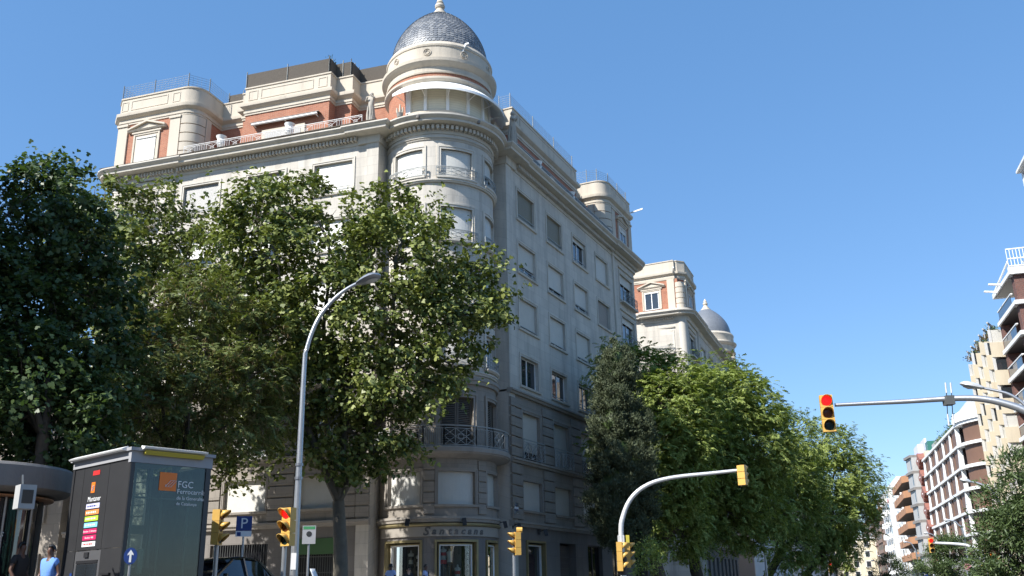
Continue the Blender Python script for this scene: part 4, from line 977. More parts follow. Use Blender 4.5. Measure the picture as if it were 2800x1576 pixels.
def tree(name, label, cat, base, fork, blobs, kind, group=None, tr=.25, bark='bark', dens=90, seed=1, trunk_pts=None):
    """blobs: (centre xyz, radius). kind: plane / shade / pods / tipuana / cedar"""
    T = thing(name, label, cat, base, group); m = MB()
    tp = trunk_pts or [base, (base[0] * .5 + fork[0] * .5 + .06, base[1] * .5 + fork[1] * .5, (base[2] + fork[2]) / 2), fork]
    m.tube(*spline([tp[0]] + [tuple(Vector(tp[0]).lerp(Vector(tp[1]), .12))] + list(tp[1:]), [tr * 1.45, tr * 1.1] + [tr] * (len(tp) - 2) + [tr * .85], 5), 12); trunk = m.build('trunk', bark, T, 60)
    m = MB(); r = random.Random(seed)
    hub = sorted(blobs, key=lambda q: -q[1])[:7]; hubs = []
    for i, (c, rad) in enumerate(hub):
        pts = limb(m, fork, c, tr * .62, tr * .16, seed + i, .10); hubs.append((c, pts))
    for i, (c, rad) in enumerate(blobs):
        if (c, rad) in hub: src = c
        else:
            h = min(hubs, key=lambda q: (Vector(q[0]) - Vector(c)).length); src = min(h[1][2:], key=lambda q: (q - Vector(c)).length); limb(m, src, c, tr * .26, tr * .1, seed + 50 + i, .08, 5, 6)
        for j in range(5):
            v = Vector((r.gauss(0, 1), r.gauss(0, 1), r.gauss(.3, 1))).normalized() * rad * r.uniform(.7, .95); limb(m, c, Vector(c) + v, tr * .11, .008, seed + 99 + i * 9 + j, .12, 4, 5)
    m.build('branches', bark, T, 60)
    P, D = crown_points(blobs, dens, sig=.16 if kind in ('pods', 'cedar', 'shade') else .27); rng = RNG; up = np.array([0, 0, 1.0])
    if kind in ('plane', 'shade'):
        k = 5 if kind == 'plane' else 7; Q = np.repeat(P, k, 0) + rng.normal(0, .11, (len(P) * k, 3)); nn = np.repeat(D, k, 0) * .45 + up * .6 + rng.normal(0, .5, (len(Q), 3))
        me = fast_mesh('crown', leaf_cloud(Q, nn, STAR, .18 if kind == 'plane' else .14, .9), 1, 'leaf_plane' if kind == 'plane' else 'leaf_shade')
    elif kind in ('pods', 'tipuana'):
        # pinnate fronds: a drooping rachis with paired leaflets
        nl = 9 if kind == 'pods' else 10; n = len(P); fr = .34 if kind == 'pods' else .34
        out = unit(D * .7 + rng.normal(0, .7, (n, 3)) + up * .15); t = np.linspace(.1, 1, nl)
        side = unit(np.cross(out, up)); ax = P[:, None, :] + out[:, None, :] * (t * fr)[None, :, None] + up * (-(t ** 2) * fr * .45)[None, :, None]
        Q, dirs, nn = [], [], []
        for sg in (-1, 1):
            Q.append(ax.reshape(-1, 3)); dirs.append(np.repeat(side * sg + out * .35, nl, 0) + np.array([0, 0, -.25])); nn.append(np.repeat(unit(up * .8 + D * .5 + rng.normal(0, .3, (n, 3))), nl, 0))
        Q, dirs, nn = np.concatenate(Q), np.concatenate(dirs), np.concatenate(nn); dirs = dirs + rng.normal(0, .25, dirs.shape)
        me = fast_mesh('crown', leaf_cloud(Q, nn, DIAM, (.12 if kind == 'pods' else .15), dirs=dirs), 1, 'leaf_pod_tree' if kind == 'pods' else 'leaf_tipuana')
        if kind == 'pods':
            sel = rng.uniform(size=n) < .35; Pp = np.repeat(P[sel], 5, 0) + rng.normal(0, .08, (sel.sum() * 5, 3))
            dd = np.tile(np.array([0, 0, -1.0]), (len(Pp), 1)) + rng.normal(0, .25, (len(Pp), 3))
            tag(obj('seed_pods', fast_mesh('seed_pods', leaf_cloud(Pp, rng.normal(size=Pp.shape), NARR, .17, dirs=dd), 1, 'pods'), T), kind='stuff')
    elif kind == 'cedar':
        k = 16; Q = np.repeat(P, k, 0) + rng.normal(0, .13, (len(P) * k, 3)) * np.array([1.3, 1.3, .6]); nn = rng.normal(0, .6, Q.shape) + up * .6
        me = fast_mesh('crown', leaf_cloud(Q, nn, NARR, .2, dirs=np.repeat(D, k, 0) + rng.normal(0, .5, Q.shape) + np.array([0, 0, .2])), 1, 'leaf_cedar')
    tag(obj('crown', me, T), kind='stuff'); return T
def PB(L, jit=0): return [(tuple(at(x, y, D)), r) for x, y, D, r in L]

b1 = PB([(700, 600, 37, 1.6), (810, 555, 38, 1.25), (745, 545, 37.5, .9), (760, 720, 36.5, 2.1), (640, 660, 38, 1.35), (900, 670, 37, 1.8), (1050, 590, 37.5, 1.4), (1130, 600, 38, 1.2), (1080, 720, 36, 2.0), (1190, 720, 37.5, 1.5), (1310, 740, 38, .95), (1345, 830, 37.5, .8), (1270, 800, 37.5, 1.4), (1220, 890, 36.5, 1.8), (1050, 880, 36, 2.1), (900, 850, 36, 2.1), (750, 900, 36.5, 2.0), (650, 800, 38, 1.6),
         (1235, 1000, 37, 1.15), (1130, 1030, 36, 1.7), (980, 1040, 36, 1.8), (820, 1050, 37, 1.8), (680, 1000, 38, 1.6), (1060, 1150, 36.5, 1.3), (900, 1160, 36, 1.4), (1020, 1240, 36.5, .9), (1100, 1235, 37, .7), (760, 1160, 37, 1.3), (940, 1260, 36, .8)])
tree('plane_tree', 'tallest leafy plane tree in front of the round corner, trunk forking low', 'tree', (-6.75, 37.0, 0), tuple(at(925, 1370, 37.4)), b1, 'plane', 'street trees on the sunlit side', .27, 'bark_plane', 142, 3)
b2 = PB([(190, 560, 41.6, 1.07), (270, 580, 42.6, 1.58), (360, 630, 42.6, 1.69), (450, 620, 42.6, 1.47), (520, 700, 42.6, 1.47), (575, 770, 43.1, 1.24), (300, 760, 41.1, 2.26), (440, 800, 41.6, 2.15), (200, 700, 41.1, 1.69), (560, 900, 42.6, 1.81), (300, 930, 41.6, 2.26), (450, 980, 42.6, 2.26), (600, 1050, 43.1, 1.58), (350, 1110, 42.6, 1.81), (560, 1160, 42.6, 1.58), (655, 1230, 42.6, 1.13), (615, 1310, 42.1, 0.79), (640, 900, 42.5, 1.5), (500, 1080, 42.5, 1.7), (420, 1200, 43, 1.5), (300, 1220, 43, 1.5), (680, 1120, 42.5, 1.3)])
tree('plane_tree', 'plane tree with sunlit top left of the tallest one, behind the lift kiosk', 'tree', tuple(FL(8.6, 6.0, 0)), tuple(np.array(FL(8.5, 6.0, 5.0))), b2, 'plane', 'street trees on the sunlit side', .26, 'bark_plane', 125, 5)
b3 = PB([(20, 590, 29.0, 0.80), (95, 520, 29.0, 0.80), (165, 500, 29.0, 0.74), (215, 560, 27.8, 0.80), (120, 630, 28.0, 1.11), (220, 680, 27.8, 1.06), (10, 760, 27.0, 0.95), (140, 800, 27.5, 1.38), (250, 810, 27.8, 1.17), (50, 900, 26.5, 1.27), (180, 950, 27.0, 1.48), (285, 920, 27.8, 1.06), (60, 1040, 26.0, 1.38), (190, 1090, 27.0, 1.38), (100, 1150, 26.0, 1.17), (240, 1180, 25.8, 0.85), (-70, 700, 27.0, 1.27), (-60, 950, 27.0, 1.59), (-40, 1100, 26.0, 1.27), (20, 1170, 26.5, 0.95), (150, 1210, 27.0, 0.85)])
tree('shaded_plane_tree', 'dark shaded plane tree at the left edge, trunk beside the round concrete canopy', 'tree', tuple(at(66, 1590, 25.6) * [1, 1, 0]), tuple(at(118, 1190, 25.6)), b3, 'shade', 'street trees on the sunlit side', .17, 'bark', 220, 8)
b4 = PB([(340, 900, 33.6, 0.93), (420, 840, 33.6, 0.99), (520, 830, 33.6, 1.10), (620, 850, 34.6, 1.04), (700, 920, 34.6, 1.04), (330, 1050, 32.6, 1.10), (440, 970, 32.6, 1.28), (560, 990, 33.1, 1.33), (680, 1040, 33.6, 1.22), (765, 1000, 34.6, 0.81), (400, 1140, 32.6, 1.16), (520, 1120, 32.6, 1.28), (640, 1150, 33.6, 1.16), (740, 1130, 34.6, 0.93), (300, 1160, 32.6, 0.81)])
tree('pod_tree', 'open feathery tree with hanging brown seed pods above the lift kiosk', 'tree', tuple(at(470, 1500, 33) * [1, 1, 0]), tuple(at(480, 1290, 33)), b4, 'pods', 'street trees on the sunlit side', .14, 'bark', 300, 13)
b5 = [(tuple(np.array(FL(19.5 + x, 6 + y, z))), r) for x, y, z, r in ((0, 0, 14, 2.2), (2, -1, 12, 2.3), (-2.2, 0, 11, 2.2), (0, 2, 10, 2.3), (-1.2, -2, 12.5, 2.0), (2.5, 1.5, 9, 2.1), (-2.8, 1, 8.3, 1.8), (0, -1.5, 8, 2.1), (3.5, 0, 14, 1.6))]
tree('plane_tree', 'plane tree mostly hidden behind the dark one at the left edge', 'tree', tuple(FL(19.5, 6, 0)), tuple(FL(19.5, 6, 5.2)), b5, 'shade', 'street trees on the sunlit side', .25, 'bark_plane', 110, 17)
# trees along the shaded front
gA = 'green feathery trees lining the avenue'
bA = PB([(1680, 1000, 52, 1.2), (1760, 1030, 53, 1.5), (1850, 1050, 54, 1.6), (1650, 1060, 51.5, .8), (1640, 1220, 50.5, .6), (1800, 1120, 51, 2.0), (1890, 1110, 53, 1.9), (1850, 1220, 51, 1.8), (1770, 1280, 51, 1.4), (1740, 1150, 50.5, 1.5), (1820, 1350, 51, 1.2), (1790, 1400, 50.5, .9), (1870, 1390, 52, 1.1), (1850, 1300, 50.5, 1.3), (1800, 1460, 51, .8), (1865, 1465, 53, .9), (1745, 1440, 50.5, .7), (1900, 1490, 55, .8)])
tree('feathery_tree', 'bright feathery tree rising directly behind the dark conifer', 'tree', tuple(np.array(FR(8.0, 5, 0))), tuple(at(1845, 1450, 52)), bA, 'tipuana', gA, .3, 'bark', 420, 21, [tuple(FR(8, 5, 0)), tuple(at(1790, 1500, 51.6)), tuple(at(1850, 1440, 52))])
bB = PB([(1960, 1060, 60, 1.6), (2030, 1075, 61, 1.4), (2080, 1125, 62, 1.5), (1990, 1130, 58, 2.3), (2070, 1210, 59, 2.0), (1940, 1240, 57, 2.0), (2030, 1310, 58, 1.7), (1930, 1350, 57, 1.3), (2095, 1290, 60, 1.3), (1890, 1190, 56.5, 1.6), (1990, 1400, 57, .9), (2040, 1400, 57.5, .8), (1925, 1430, 57, .9), (2010, 1450, 58, .9), (2080, 1400, 60, 1.3), (2060, 1470, 59, .8)])
tree('feathery_tree', 'largest bright feathery tree, behind the arching signal mast', 'tree', tuple(np.array(FR(15.3, 5, 0))), tuple(at(1960, 1440, 58.6)), bB, 'tipuana', gA, .34, 'bark', 400, 23, [tuple(FR(15.3, 5, 0)), tuple(at(1900, 1520, 58.6)), tuple(at(1965, 1440, 58.6))])
bC = PB([(2160, 1190, 74, 1.9), (2130, 1270, 72, 2.0), (2185, 1290, 75, 2.0), (2150, 1380, 73, 2.0), (2100, 1390, 71, 1.6), (2190, 1400, 75, 1.7), (2120, 1470, 72, 1.2), (2180, 1480, 74, 1.4), (2140, 1530, 73, 1.0)])
tree('feathery_tree', 'feathery tree third along the avenue, right of the largest one', 'tree', tuple(np.array(FR(31, 5, 0))), tuple(at(2140, 1500, 74)), bC, 'tipuana', gA, .3, 'bark', 260, 27)
bD = PB([(2240, 1230, 88, 2.2), (2290, 1225, 90, 2.0), (2215, 1320, 86, 2.4), (2300, 1320, 88, 2.6), (2250, 1410, 86, 2.4), (2200, 1430, 85, 1.6), (2290, 1430, 87, 1.8), (2230, 1490, 86, 1.6), (2280, 1500, 87, 1.4), (2210, 1540, 85, 1.2)])
tree('feathery_tree', 'feathery tree fourth along the avenue with domed crown', 'tree', tuple(np.array(FR(46, 5, 0))), tuple(at(2250, 1510, 87)), bD, 'tipuana', gA, .3, 'bark', 230, 29)
bE = PB([(2340, 1300, 97, 2.0), (2372, 1360, 97, 1.7), (2330, 1390, 95, 2.3), (2310, 1470, 95, 1.7), (2355, 1430, 96, 1.5), (2320, 1525, 95, 1.0)])
tree('feathery_tree', 'farthest feathery tree of the row with ragged right edge', 'tree', tuple(np.array(FR(56, 5, 0))), tuple(at(2300, 1530, 95)), bE, 'tipuana', gA, .3, 'bark', 230, 31)
# dark conifer: lumpy column of upright tufts
cb = PB([(1690, 985, 46, .55), (1688, 1030, 46, .75), (1690, 1090, 46, .95), (1685, 1160, 46, 1.1), (1712, 1190, 46.2, 1.0), (1692, 1250, 45.8, 1.1), (1725, 1280, 46, 1.1), (1685, 1330, 45.6, 1.15), (1730, 1350, 46, 1.15), (1690, 1400, 45.6, 1.2), (1668, 1390, 46, .85), (1740, 1420, 46.2, .8), (1660, 1435, 46.2, .5), (1720, 1450, 46, .6), (1680, 1460, 45.8, .6), (1686, 955, 46, .3)])
cb = [(c, r * 1.02) for c, r in cb]
T = thing('conifer', 'dark columnar conifer against the shaded stone front', 'tree', tuple(at(1700, 1500, 46) * [1, 1, 0]))
m = MB(); m.tube([tuple(at(1700, 1500, 46) * [1, 1, 0]), tuple(at(1695, 1250, 46)), tuple(at(1690, 990, 46))], [.22, .14, .04], 9); m.build('trunk', 'bark', T, 60)
P, D = crown_points(cb, 900, .10, .80, 15, .13); k = 11; Q = np.repeat(P, k, 0) + RNG.normal(0, .07, (len(P) * k, 3)); dd = np.repeat(D * .7 + [0, 0, .9], k, 0) + RNG.normal(0, .45, Q.shape)
tag(obj('crown', fast_mesh('crown', leaf_cloud(Q, RNG.normal(0, 1, Q.shape) + np.repeat(D, k, 0) * .8, NARR, .17, dirs=dd), 1, 'leaf_conifer'), T), kind='stuff')
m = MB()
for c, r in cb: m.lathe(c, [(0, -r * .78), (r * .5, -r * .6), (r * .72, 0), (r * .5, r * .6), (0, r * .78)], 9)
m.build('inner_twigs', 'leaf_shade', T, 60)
# low bush at the foot of the signal mast
bb = PB([(1765, 1515, 43, .45), (1790, 1545, 43, .4), (1745, 1540, 43, .35), (1780, 1490, 43.2, .3)])
T = thing('bush', 'small pale leafy bush below the arching mast', 'bush', tuple(at(1768, 1560, 43) * [1, 1, 0])); P, D = crown_points(bb, 420, per=5, sig=.1); Q = np.repeat(P, 5, 0) + RNG.normal(0, .08, (len(P) * 5, 3))
tag(obj('foliage', fast_mesh('foliage', leaf_cloud(Q, RNG.normal(0, .6, Q.shape) + [0, 0, .6], DIAM, .14, .8), 1, 'leaf_tipuana'), T), kind='stuff')
m = MB()
for c, r in bb: limb(m, tuple(at(1768, 1560, 43) * [1, 1, 0]), c, .04, .01, 5)
m.build('stem', 'bark', T)
# small evergreens on the right
def evergreen(label, L, base, dens, seed, g='small evergreens on the right side'): tree('small_evergreen', label, 'tree', base, tuple((np.array(base) + np.array(PB(L)[0][0])) / 2), PB(L), 'cedar', g, .12, 'bark', dens, seed)
evergreen('needle-leaved tree at the right edge, crossed by a lamp post', [(2790, 1300, 36, .55), (2770, 1380, 36, .7), (2800, 1430, 36, .9), (2740, 1450, 35.5, .6), (2760, 1510, 36, .8), (2810, 1540, 36, .8), (2720, 1530, 35.5, .45), (2735, 1395, 36, .35), (2830, 1350, 36, .7), (2790, 1580, 36, .9)], tuple(at(2795, 1590, 36) * [1, 1, 0]), 330, 41)
evergreen('rounded evergreen below the white-banded building', [(2590, 1530, 62, 1.0), (2560, 1560, 62, .9), (2630, 1550, 62, 1.0), (2600, 1580, 62, 1.1), (2650, 1585, 62, .8), (2575, 1505, 62, .6), (2615, 1500, 62, .55)], tuple(at(2600, 1595, 62) * [1, 1, 0]), 200, 43)
evergreen('small far evergreen in front of the brown brick building', [(2425, 1560, 90, 1.0), (2450, 1575, 90, 1.0), (2405, 1580, 90, .9), (2440, 1545, 90, .6)], tuple(at(2425, 1600, 90) * [1, 1, 0]), 160, 45)
for nm, L, D_ in (('grey-green far tree left of the brown brick building', [(2300, 1550, 150, 1.5), (2315, 1575, 150, 1.6), (2290, 1580, 150, 1.4)], 150),): evergreen(nm, L, tuple(at(2303, 1600, D_) * [1, 1, 0]), 90, 47)
sp = Vector(FL(4.1, -1.8, 28.9)); Pq = sp + Vector((0, 0, 0)); PP = np.array(sp) + RNG.normal(0, 1, (260, 3)) * [.10, .10, .28]
tag(obj('foliage', fast_mesh('foliage', leaf_cloud(PP, RNG.normal(size=PP.shape), NARR, .16, dirs=RNG.normal(0, .4, PP.shape) + [0, 0, 1]), 1, 'leaf_shade'), SHRUB), kind='stuff')

# banded stone round the far left end of the corner building
q = [(16.27, .0)] + [(16.25 + .6 * math.sin(t), -.6 + .6 * math.cos(t)) for t in np.linspace(0, math.pi / 2, 8)] + [(16.85, -4)]
for i in range(12):
    z0 = 3.74 + i * .5
    if 6.2 < z0 < 6.7: continue
    MB().path(FL, q[::-1], [(-.02, z0 + .02), (.05, z0 + .02), (.065, z0 + .04), (.065, z0 + .46), (.05, z0 + .48), (-.02, z0 + .48)]).build('stone_block', 'stone_low', B, 40)

# ================================================================== left edge: shop building with the round concrete canopy
LB = thing('canopy_building', 'shaded building at the left edge with round concrete canopy and lettered shop window', 'building', (-22, 24, 0))
cA, cB, cC, cD = (-13.6, 20.6), (-17.6, 25.9), (-40, 30), (-40, 11)
MB().prism([cA, cB, cC, cD], 0, 14.0).build('wall', 'concrete', LB)
FLB = Fr((cA[0], cA[1], 0), azv(math.atan2(cD[0] - cA[0], cD[1] - cA[1])), azv(math.atan2(cD[0] - cA[0], cD[1] - cA[1]) - math.pi / 2))
FLC = Fr((cA[0], cA[1], 0), azv(math.atan2(cB[0] - cA[0], cB[1] - cA[1])), azv(math.atan2(cB[0] - cA[0], cB[1] - cA[1]) + math.pi / 2))
for F, n in ((FLB, 8), (FLC, 1)):
    for f in range(3):
        for i in range(n):
            a = 1.2 + i * 3.2; w = MB().fbox(F, a, a + 1.7, -.05, .06, 4.4 + f * 3.3, 6.3 + f * 3.3).build('window', 'frame_white', LB); MB().fbox(F, a + .1, a + 1.6, .02, .075, 4.5 + f * 3.3, 6.2 + f * 3.3).build('pane', 'pane', w)
cc = at(-82, 1300, 25.6); cn = (cc[0], cc[1], 0)
MB().lathe(cn, [(0, 3.42), (2.1, 3.46), (2.21, 3.44), (2.25, 3.38), (2.23, 2.92), (2.15, 2.86), (2.0, 2.83), (0, 2.83)], 48).build('round_canopy', 'concrete', LB, 35)
MB().lathe(cn, [(0, 2.775), (1.86, 2.775), (1.86, 2.74), (0, 2.74)], 40).build('wood_soffit', 'balcony_orange', LB, 35)
sw = MB().lathe(cn, [(1.55, 0), (1.55, 2.75)], 40).build('shop_window', 'pane_black', LB, 60); m = MB()
for a in range(0, 360, 30): m.tube([(cn[0] + 1.57 * math.sin(R_(a)), cn[1] + 1.57 * math.cos(R_(a)), 0), (cn[0] + 1.57 * math.sin(R_(a)), cn[1] + 1.57 * math.cos(R_(a)), 2.75)], .03, 6)
m.build('window_frame', 'steel', sw)
FS_ = Cyl(cn, 1.56, math.atan2(-cn[0], -cn[1]), 3, -1)
text('Stressless', FS_, .38, 1.93, .24, 'sign_white', sw, 'lettering', .03, shear=.25)
bx = thing('box_sign', 'small pale box sign hanging under the round concrete canopy', 'sign', at(72, 1390, 21.0)); c = at(68, 1360, 21.0)
MB().box(c, .30, .34, .46, .75).build('case', 'grey_bay', bx); MB().box(np.array(c) + np.array([math.sin(.75), -math.cos(.75), 0]) * .172, .2, .012, .26, .75).build('picture', 'kiosk_dark', bx); MB().bar(at(62, 1332, 21.0), at(62, 1300, 21.3), .03).build('bracket', 'iron', bx)

# ================================================================== lift kiosk
K1 = at(345, 1400, 21.4) * [1, 1, 0]; aKl, aKr = R_(-49), R_(41)
K0, l0 = ray_line(185, 1417, K1, azv(aKl)); K2, l2 = ray_line(567, 1417, K1, azv(aKr))
KH = at(364, 1232, 21.4)[2]
FK = Fr(K1, azv(aKl), azv(aKl - math.pi / 2)); FG = Fr(K1, azv(aKr), azv(aKr + math.pi / 2))
K = thing('lift_kiosk', 'dark metal and glass station lift kiosk beside the pavement', 'kiosk', K1)
# door side, read with s running to the left; FKr runs to the reader's right
FKr = lambda s, d, z: FK(l0 - s, d, z)
m = MB()
for a, b in ((-.0, .09), (l0 - .09, l0)): MB().fbox(FK, a, b, -.09, .0, 0, KH).build('corner_post', 'kiosk_panel', K)
MB().fbox(FG, l2 - .12, l2, -.12, .0, 0, KH).build('corner_post', 'kiosk_panel', K); MB().fbox(FK, l0 - .1, l0, -l2, -l2 + .1, 0, KH).build('corner_post', 'kiosk_panel', K)
for s0, s1, nm in ((.09, l0 * .36, 'side_panel'), (l0 * .36 + .012, l0 * .8, 'sign_panel'), (l0 * .8 + .012, l0 - .09, 'side_panel')):
    MB().fbox(FK, s0, s1, -.06, -.02, 1.52, KH - .02).build(nm, 'kiosk_panel', K)
    if nm == 'side_panel': MB().fbox(FK, s0, s1, -.06, -.02, .05, 1.51).build(nm, 'kiosk_panel', K)
dr = MB().fbox(FK, l0 * .36 + .012, l0 * .8, -.12, -.03, 0, 1.5).build('door_surround', 'steel', K)
d0, d1 = l0 * .4, l0 * .76
MB().fbox(FK, d0, (d0 + d1) / 2 - .01, -.06, -.022, .05, 1.22).build('lift_door', 'pane', dr); MB().fbox(FK, (d0 + d1) / 2 + .01, d1, -.06, -.022, .05, 1.22).build('lift_door', 'pane', dr)
MB().fbox(FK, d0, d1, -.03, -.012, 1.24, 1.30).build('door_head', 'kiosk_dark', dr); MB().fbox(FK, l0 * .56, l0 * .63, -.03, .0, 1.36, 1.47).build('camera_box', 'signal_black', dr)
MB().fbox(FK, d0 + .05, d0 + .22, -.022, -.016, .62, .82).build('notice', 'sign_white', dr)
MB().fbox(FK, d0, d1, -.022, -.015, .05, .16).build('orange_band', 'sign_orange', dr)
MB().fbox(FK, l0 * .8 + .03, l0 * .8 + .13, -.02, -.012, .25, .95).build('notice', 'sign_white', K); MB().fbox(FK, l0 * .8 + .03, l0 * .8 + .13, -.012, -.008, .62, .70).build('notice', 'sign_red', K); MB().fbox(FK, l0 * .8 + .03, l0 * .8 + .13, -.02, -.010, .98, 1.05).build('notice', 'sign_blue', K)
MB().fbox(FK, l0 * .16, l0 * .30, -.02, .03, .98, 1.02).build('handle', 'kiosk_dark', K)
ls = l0 * .42                                            # centre of the sign panel in reader coordinates
MB().fbox(FK, l0 - ls - .16, l0 - ls + .16, -.02, -.012, 3.12, 3.22).build('red_plate', 'sign_red', K)
lg = MB().fbox(FK, l0 - ls + .0, l0 - ls + .17, -.02, -.012, 2.74, 2.97).build('logo_panel', 'sign_orange', K)
m = MB()
for i in range(3): m.bar(FK(l0 - ls + .06 + i * .035, -.008, 2.78), FK(l0 - ls + .03 + i * .035, -.008, 2.9), .018, .004)
m.build('logo_mark', 'sign_white', lg)
text('Muntaner', FKr, ls + .02, 2.60, .155, 'sign_white', K, 'lettering', -.016)
for i, (mt, tx, tc) in enumerate((('stripe_lilac', '', 'sign_blue'), ('stripe_orange', '', 'sign_white'), ('stripe_lime', '', 'sign_white'), ('stripe_blue', '', 'sign_white'), ('stripe_crimson', 'Barcelona - U. Autònoma', 'sign_white'), ('stripe_crimson', 'Barcelona - Rubí', 'sign_white'), ('sign_white', '', 'sign_red'))):
    z = 2.45 - i * .135; o = .004 * i; a, b = l0 - ls - .31, l0 - ls + .31
    st = MB().fbox(FK, a, b, -.02, -.012, z - .052, z + .052).build('line_stripe', mt, K)
    if tx: text(tx, FKr, ls, z, .058, tc, st, 'lettering', -.011)
    else:
        m = MB(); x = ls - .26
        for j in range(6): w = .03 + .05 * ((j * 37 + i * 11) % 5) / 5; m.fbox(FK, l0 - x - w, l0 - x, -.0125, -.0095, z - .018, z + .018); x += w + .03
        tag(m.build('line_marking', tc if i else 'sign_blue', st), kind='stuff')
MB().fbox(FK, -.06, l0 + .06, -l2 - .06, .06, KH, KH + .07).build('roof', 'roof_grey', K)
m = MB(); m.sweep(FK, .16, l0 - .04, [(.02, KH + .0), (.14, KH + .02), (.16, KH + .05), (.02, KH + .11)]); m.build('roof_lip', 'white_paint', K)
m = MB(); m.sweep(FG, .18, l2 - .2, [(.02, KH + .02), (.16, KH + .05), (.18, KH + .09), (.02, KH + .12)]); m.build('roof_lip', 'white_paint', K)
MB().sweep(FG, .24, l2 - .26, [(.02, KH - .07), (.08, KH - .07), (.14, KH + .015), (.02, KH + .015)]).build('light_strip', 'yellow_ad', K)
MB().fbox(FG, -.02, l2 + .02, -.1, .012, KH - .24, KH - .001).build('fascia', 'roof_grey', K); MB().fbox(FK, -.001, l0, -.1, .010, KH - .16, KH - .001).build('fascia', 'roof_grey', K)
MB().fbox(FG, .0, l2 - .12, -.035, -.02, .05, KH - .24).build('glass_wall', 'clear_glass', K); MB().fbox(FG, l2 - .05, l2 - .035, -l0, -.1, .05, KH - .2).build('glass_wall', 'clear_glass', K)
MB().fbox(FK, .1, l0 - .1, -l2 + .02, -l2 + .035, .05, KH - .2).build('glass_wall', 'clear_glass', K)
m = MB()
for a in (.35, l2 - .45): m.fbox(FG, a, a + .05, -l0 * .7, -l0 * .7 + .05, 0, KH - .1)
m.fbox(FG, .35, l2 - .4, -l0 * .72, -l0 * .70, 1.9, 2.1); m.fbox(FG, .35, l2 - .4, -l0 * .72, -l0 * .70, 1.2, 1.25)
for a in (.3, l2 * .5, l2 - .3): m.fbox(FG, a, a + .035, -.4, -.36, .05, KH - .3)
for z in (.9, 2.55): m.fbox(FG, .3, l2 - .3, -.4, -.37, z, z + .04)
m.build('lift_frame', 'roof_grey', K)
MB().fbox(FG, .5, l2 - .55, -l0 * .85, -l0 * .5, .1, 1.15).build('lift_car', 'kiosk_dark', K); MB().fbox(FG, l2 * .3, l2 * .36, -.5, -.4, 1.0, 1.5).build('control_box', 'sign_white', K)
FGd = lambda s, d, z: FG(s, d, z)
lz = KH - .62; lw = .4; lx = l2 * .36
lg = MB().fbox(FG, lx, lx + lw, -.02, -.012, lz - .17, lz + .22).build('logo_panel', 'sign_orange', K)
m = MB()
for i, (x0, x1) in enumerate(((.14, .26), (.2, .33), (.27, .385))): m.bar(FG(lx + x0, -.006, lz - .08), FG(lx + x1, -.006, lz + .05), .034, .004)
m.bar(FG(lx + .15, -.006, lz - .04), FG(lx + .15, -.006, lz - .09), .03, .004); m.bar(FG(lx + .25, -.006, lz + .055), FG(lx + .38, -.006, lz + .055), .03, .004); m.bar(FG(lx + .14, -.006, lz - .085), FG(lx + .28, -.006, lz - .085), .03, .004)
m.build('logo_mark', 'sign_white', lg)
for tx, sz, dzz in (('FGC', .20, -.02), ('Ferrocarrils', .145, -.17), ('de la Generalitat', .105, -.31), ('de Catalunya', .095, -.43)): text(tx, FGd, lx + lw + .03, lz + dzz, sz, 'sign_white', K, 'lettering', -.014, align='LEFT')

# ================================================================== signals, lamps, signs
def head(parent, c, face, h=.92, lit='red', w=None):
    """three-lens signal head; face = azimuth it looks to"""
    u = azv(face + math.pi / 2); n = azv(face); F = Fr((c[0], c[1], c[2] - h / 2), u, n); w = w or h * .33; s = h / 3
    m = MB()
    for i in range(3): m.sweep(F, -w / 2, w / 2, [(-.13, i * s + .008), (-.1, i * s + .004), (.06, i * s + .004), (.06, (i + 1) * s - .004), (-.1, (i + 1) * s - .004), (-.13, (i + 1) * s - .008)])
    hs = m.build('signal_housing', 'signal_yellow', parent)
    for i, (nm, off) in enumerate((('lens_green', 0), ('lens_amber', 0), ('red_lamp' if lit == 'red' else 'lens_red_off', 0))):
        z = (i + .5) * s; r = w * .40; pts = [F(r * math.cos(t), .066, z + r * math.sin(t)) for t in np.linspace(0, 2 * math.pi, 19)[:-1]]
        q = MB(); q.add([F(0, .085, z)] + pts, [(0, j + 1, (j + 1) % 18 + 1) for j in range(18)]); q.build('lens', nm, hs, 60)
        v = MB(); rr = r * 1.12; tt = np.linspace(-.55, math.pi + .55, 15)
        P = []
        for t in tt: k = .06 + .21 * (.5 + .5 * max(-1, math.sin(t) * 1.3)); P += [F(rr * math.cos(t), .06, z + rr * math.sin(t)), F(rr * math.cos(t), min(k, .27), z + rr * math.sin(t))]
        v.add(P, [(2 * j, 2 * j + 1, 2 * j + 3, 2 * j + 2) for j in range(14)]); vo = v.build('visor', 'signal_yellow', hs, 60)
        sd = vo.modifiers.new('solid', 'SOLIDIFY'); sd.thickness = .012
    return hs
def pole(parent, pts, r, mat='galvanised', name='pole', seg=12):
    if len(pts) > 3: pts, r = spline(pts, r, 4)
    return MB().tube(pts, r, seg).build(name, mat, parent, 50)
def vert(x, y, D, z0=0.0): p = at(x, y, D); return (p[0], p[1], z0)
def up(b, z): return (b[0], b[1], z)
FACE_L = R_(215); FACE_C = R_(180)
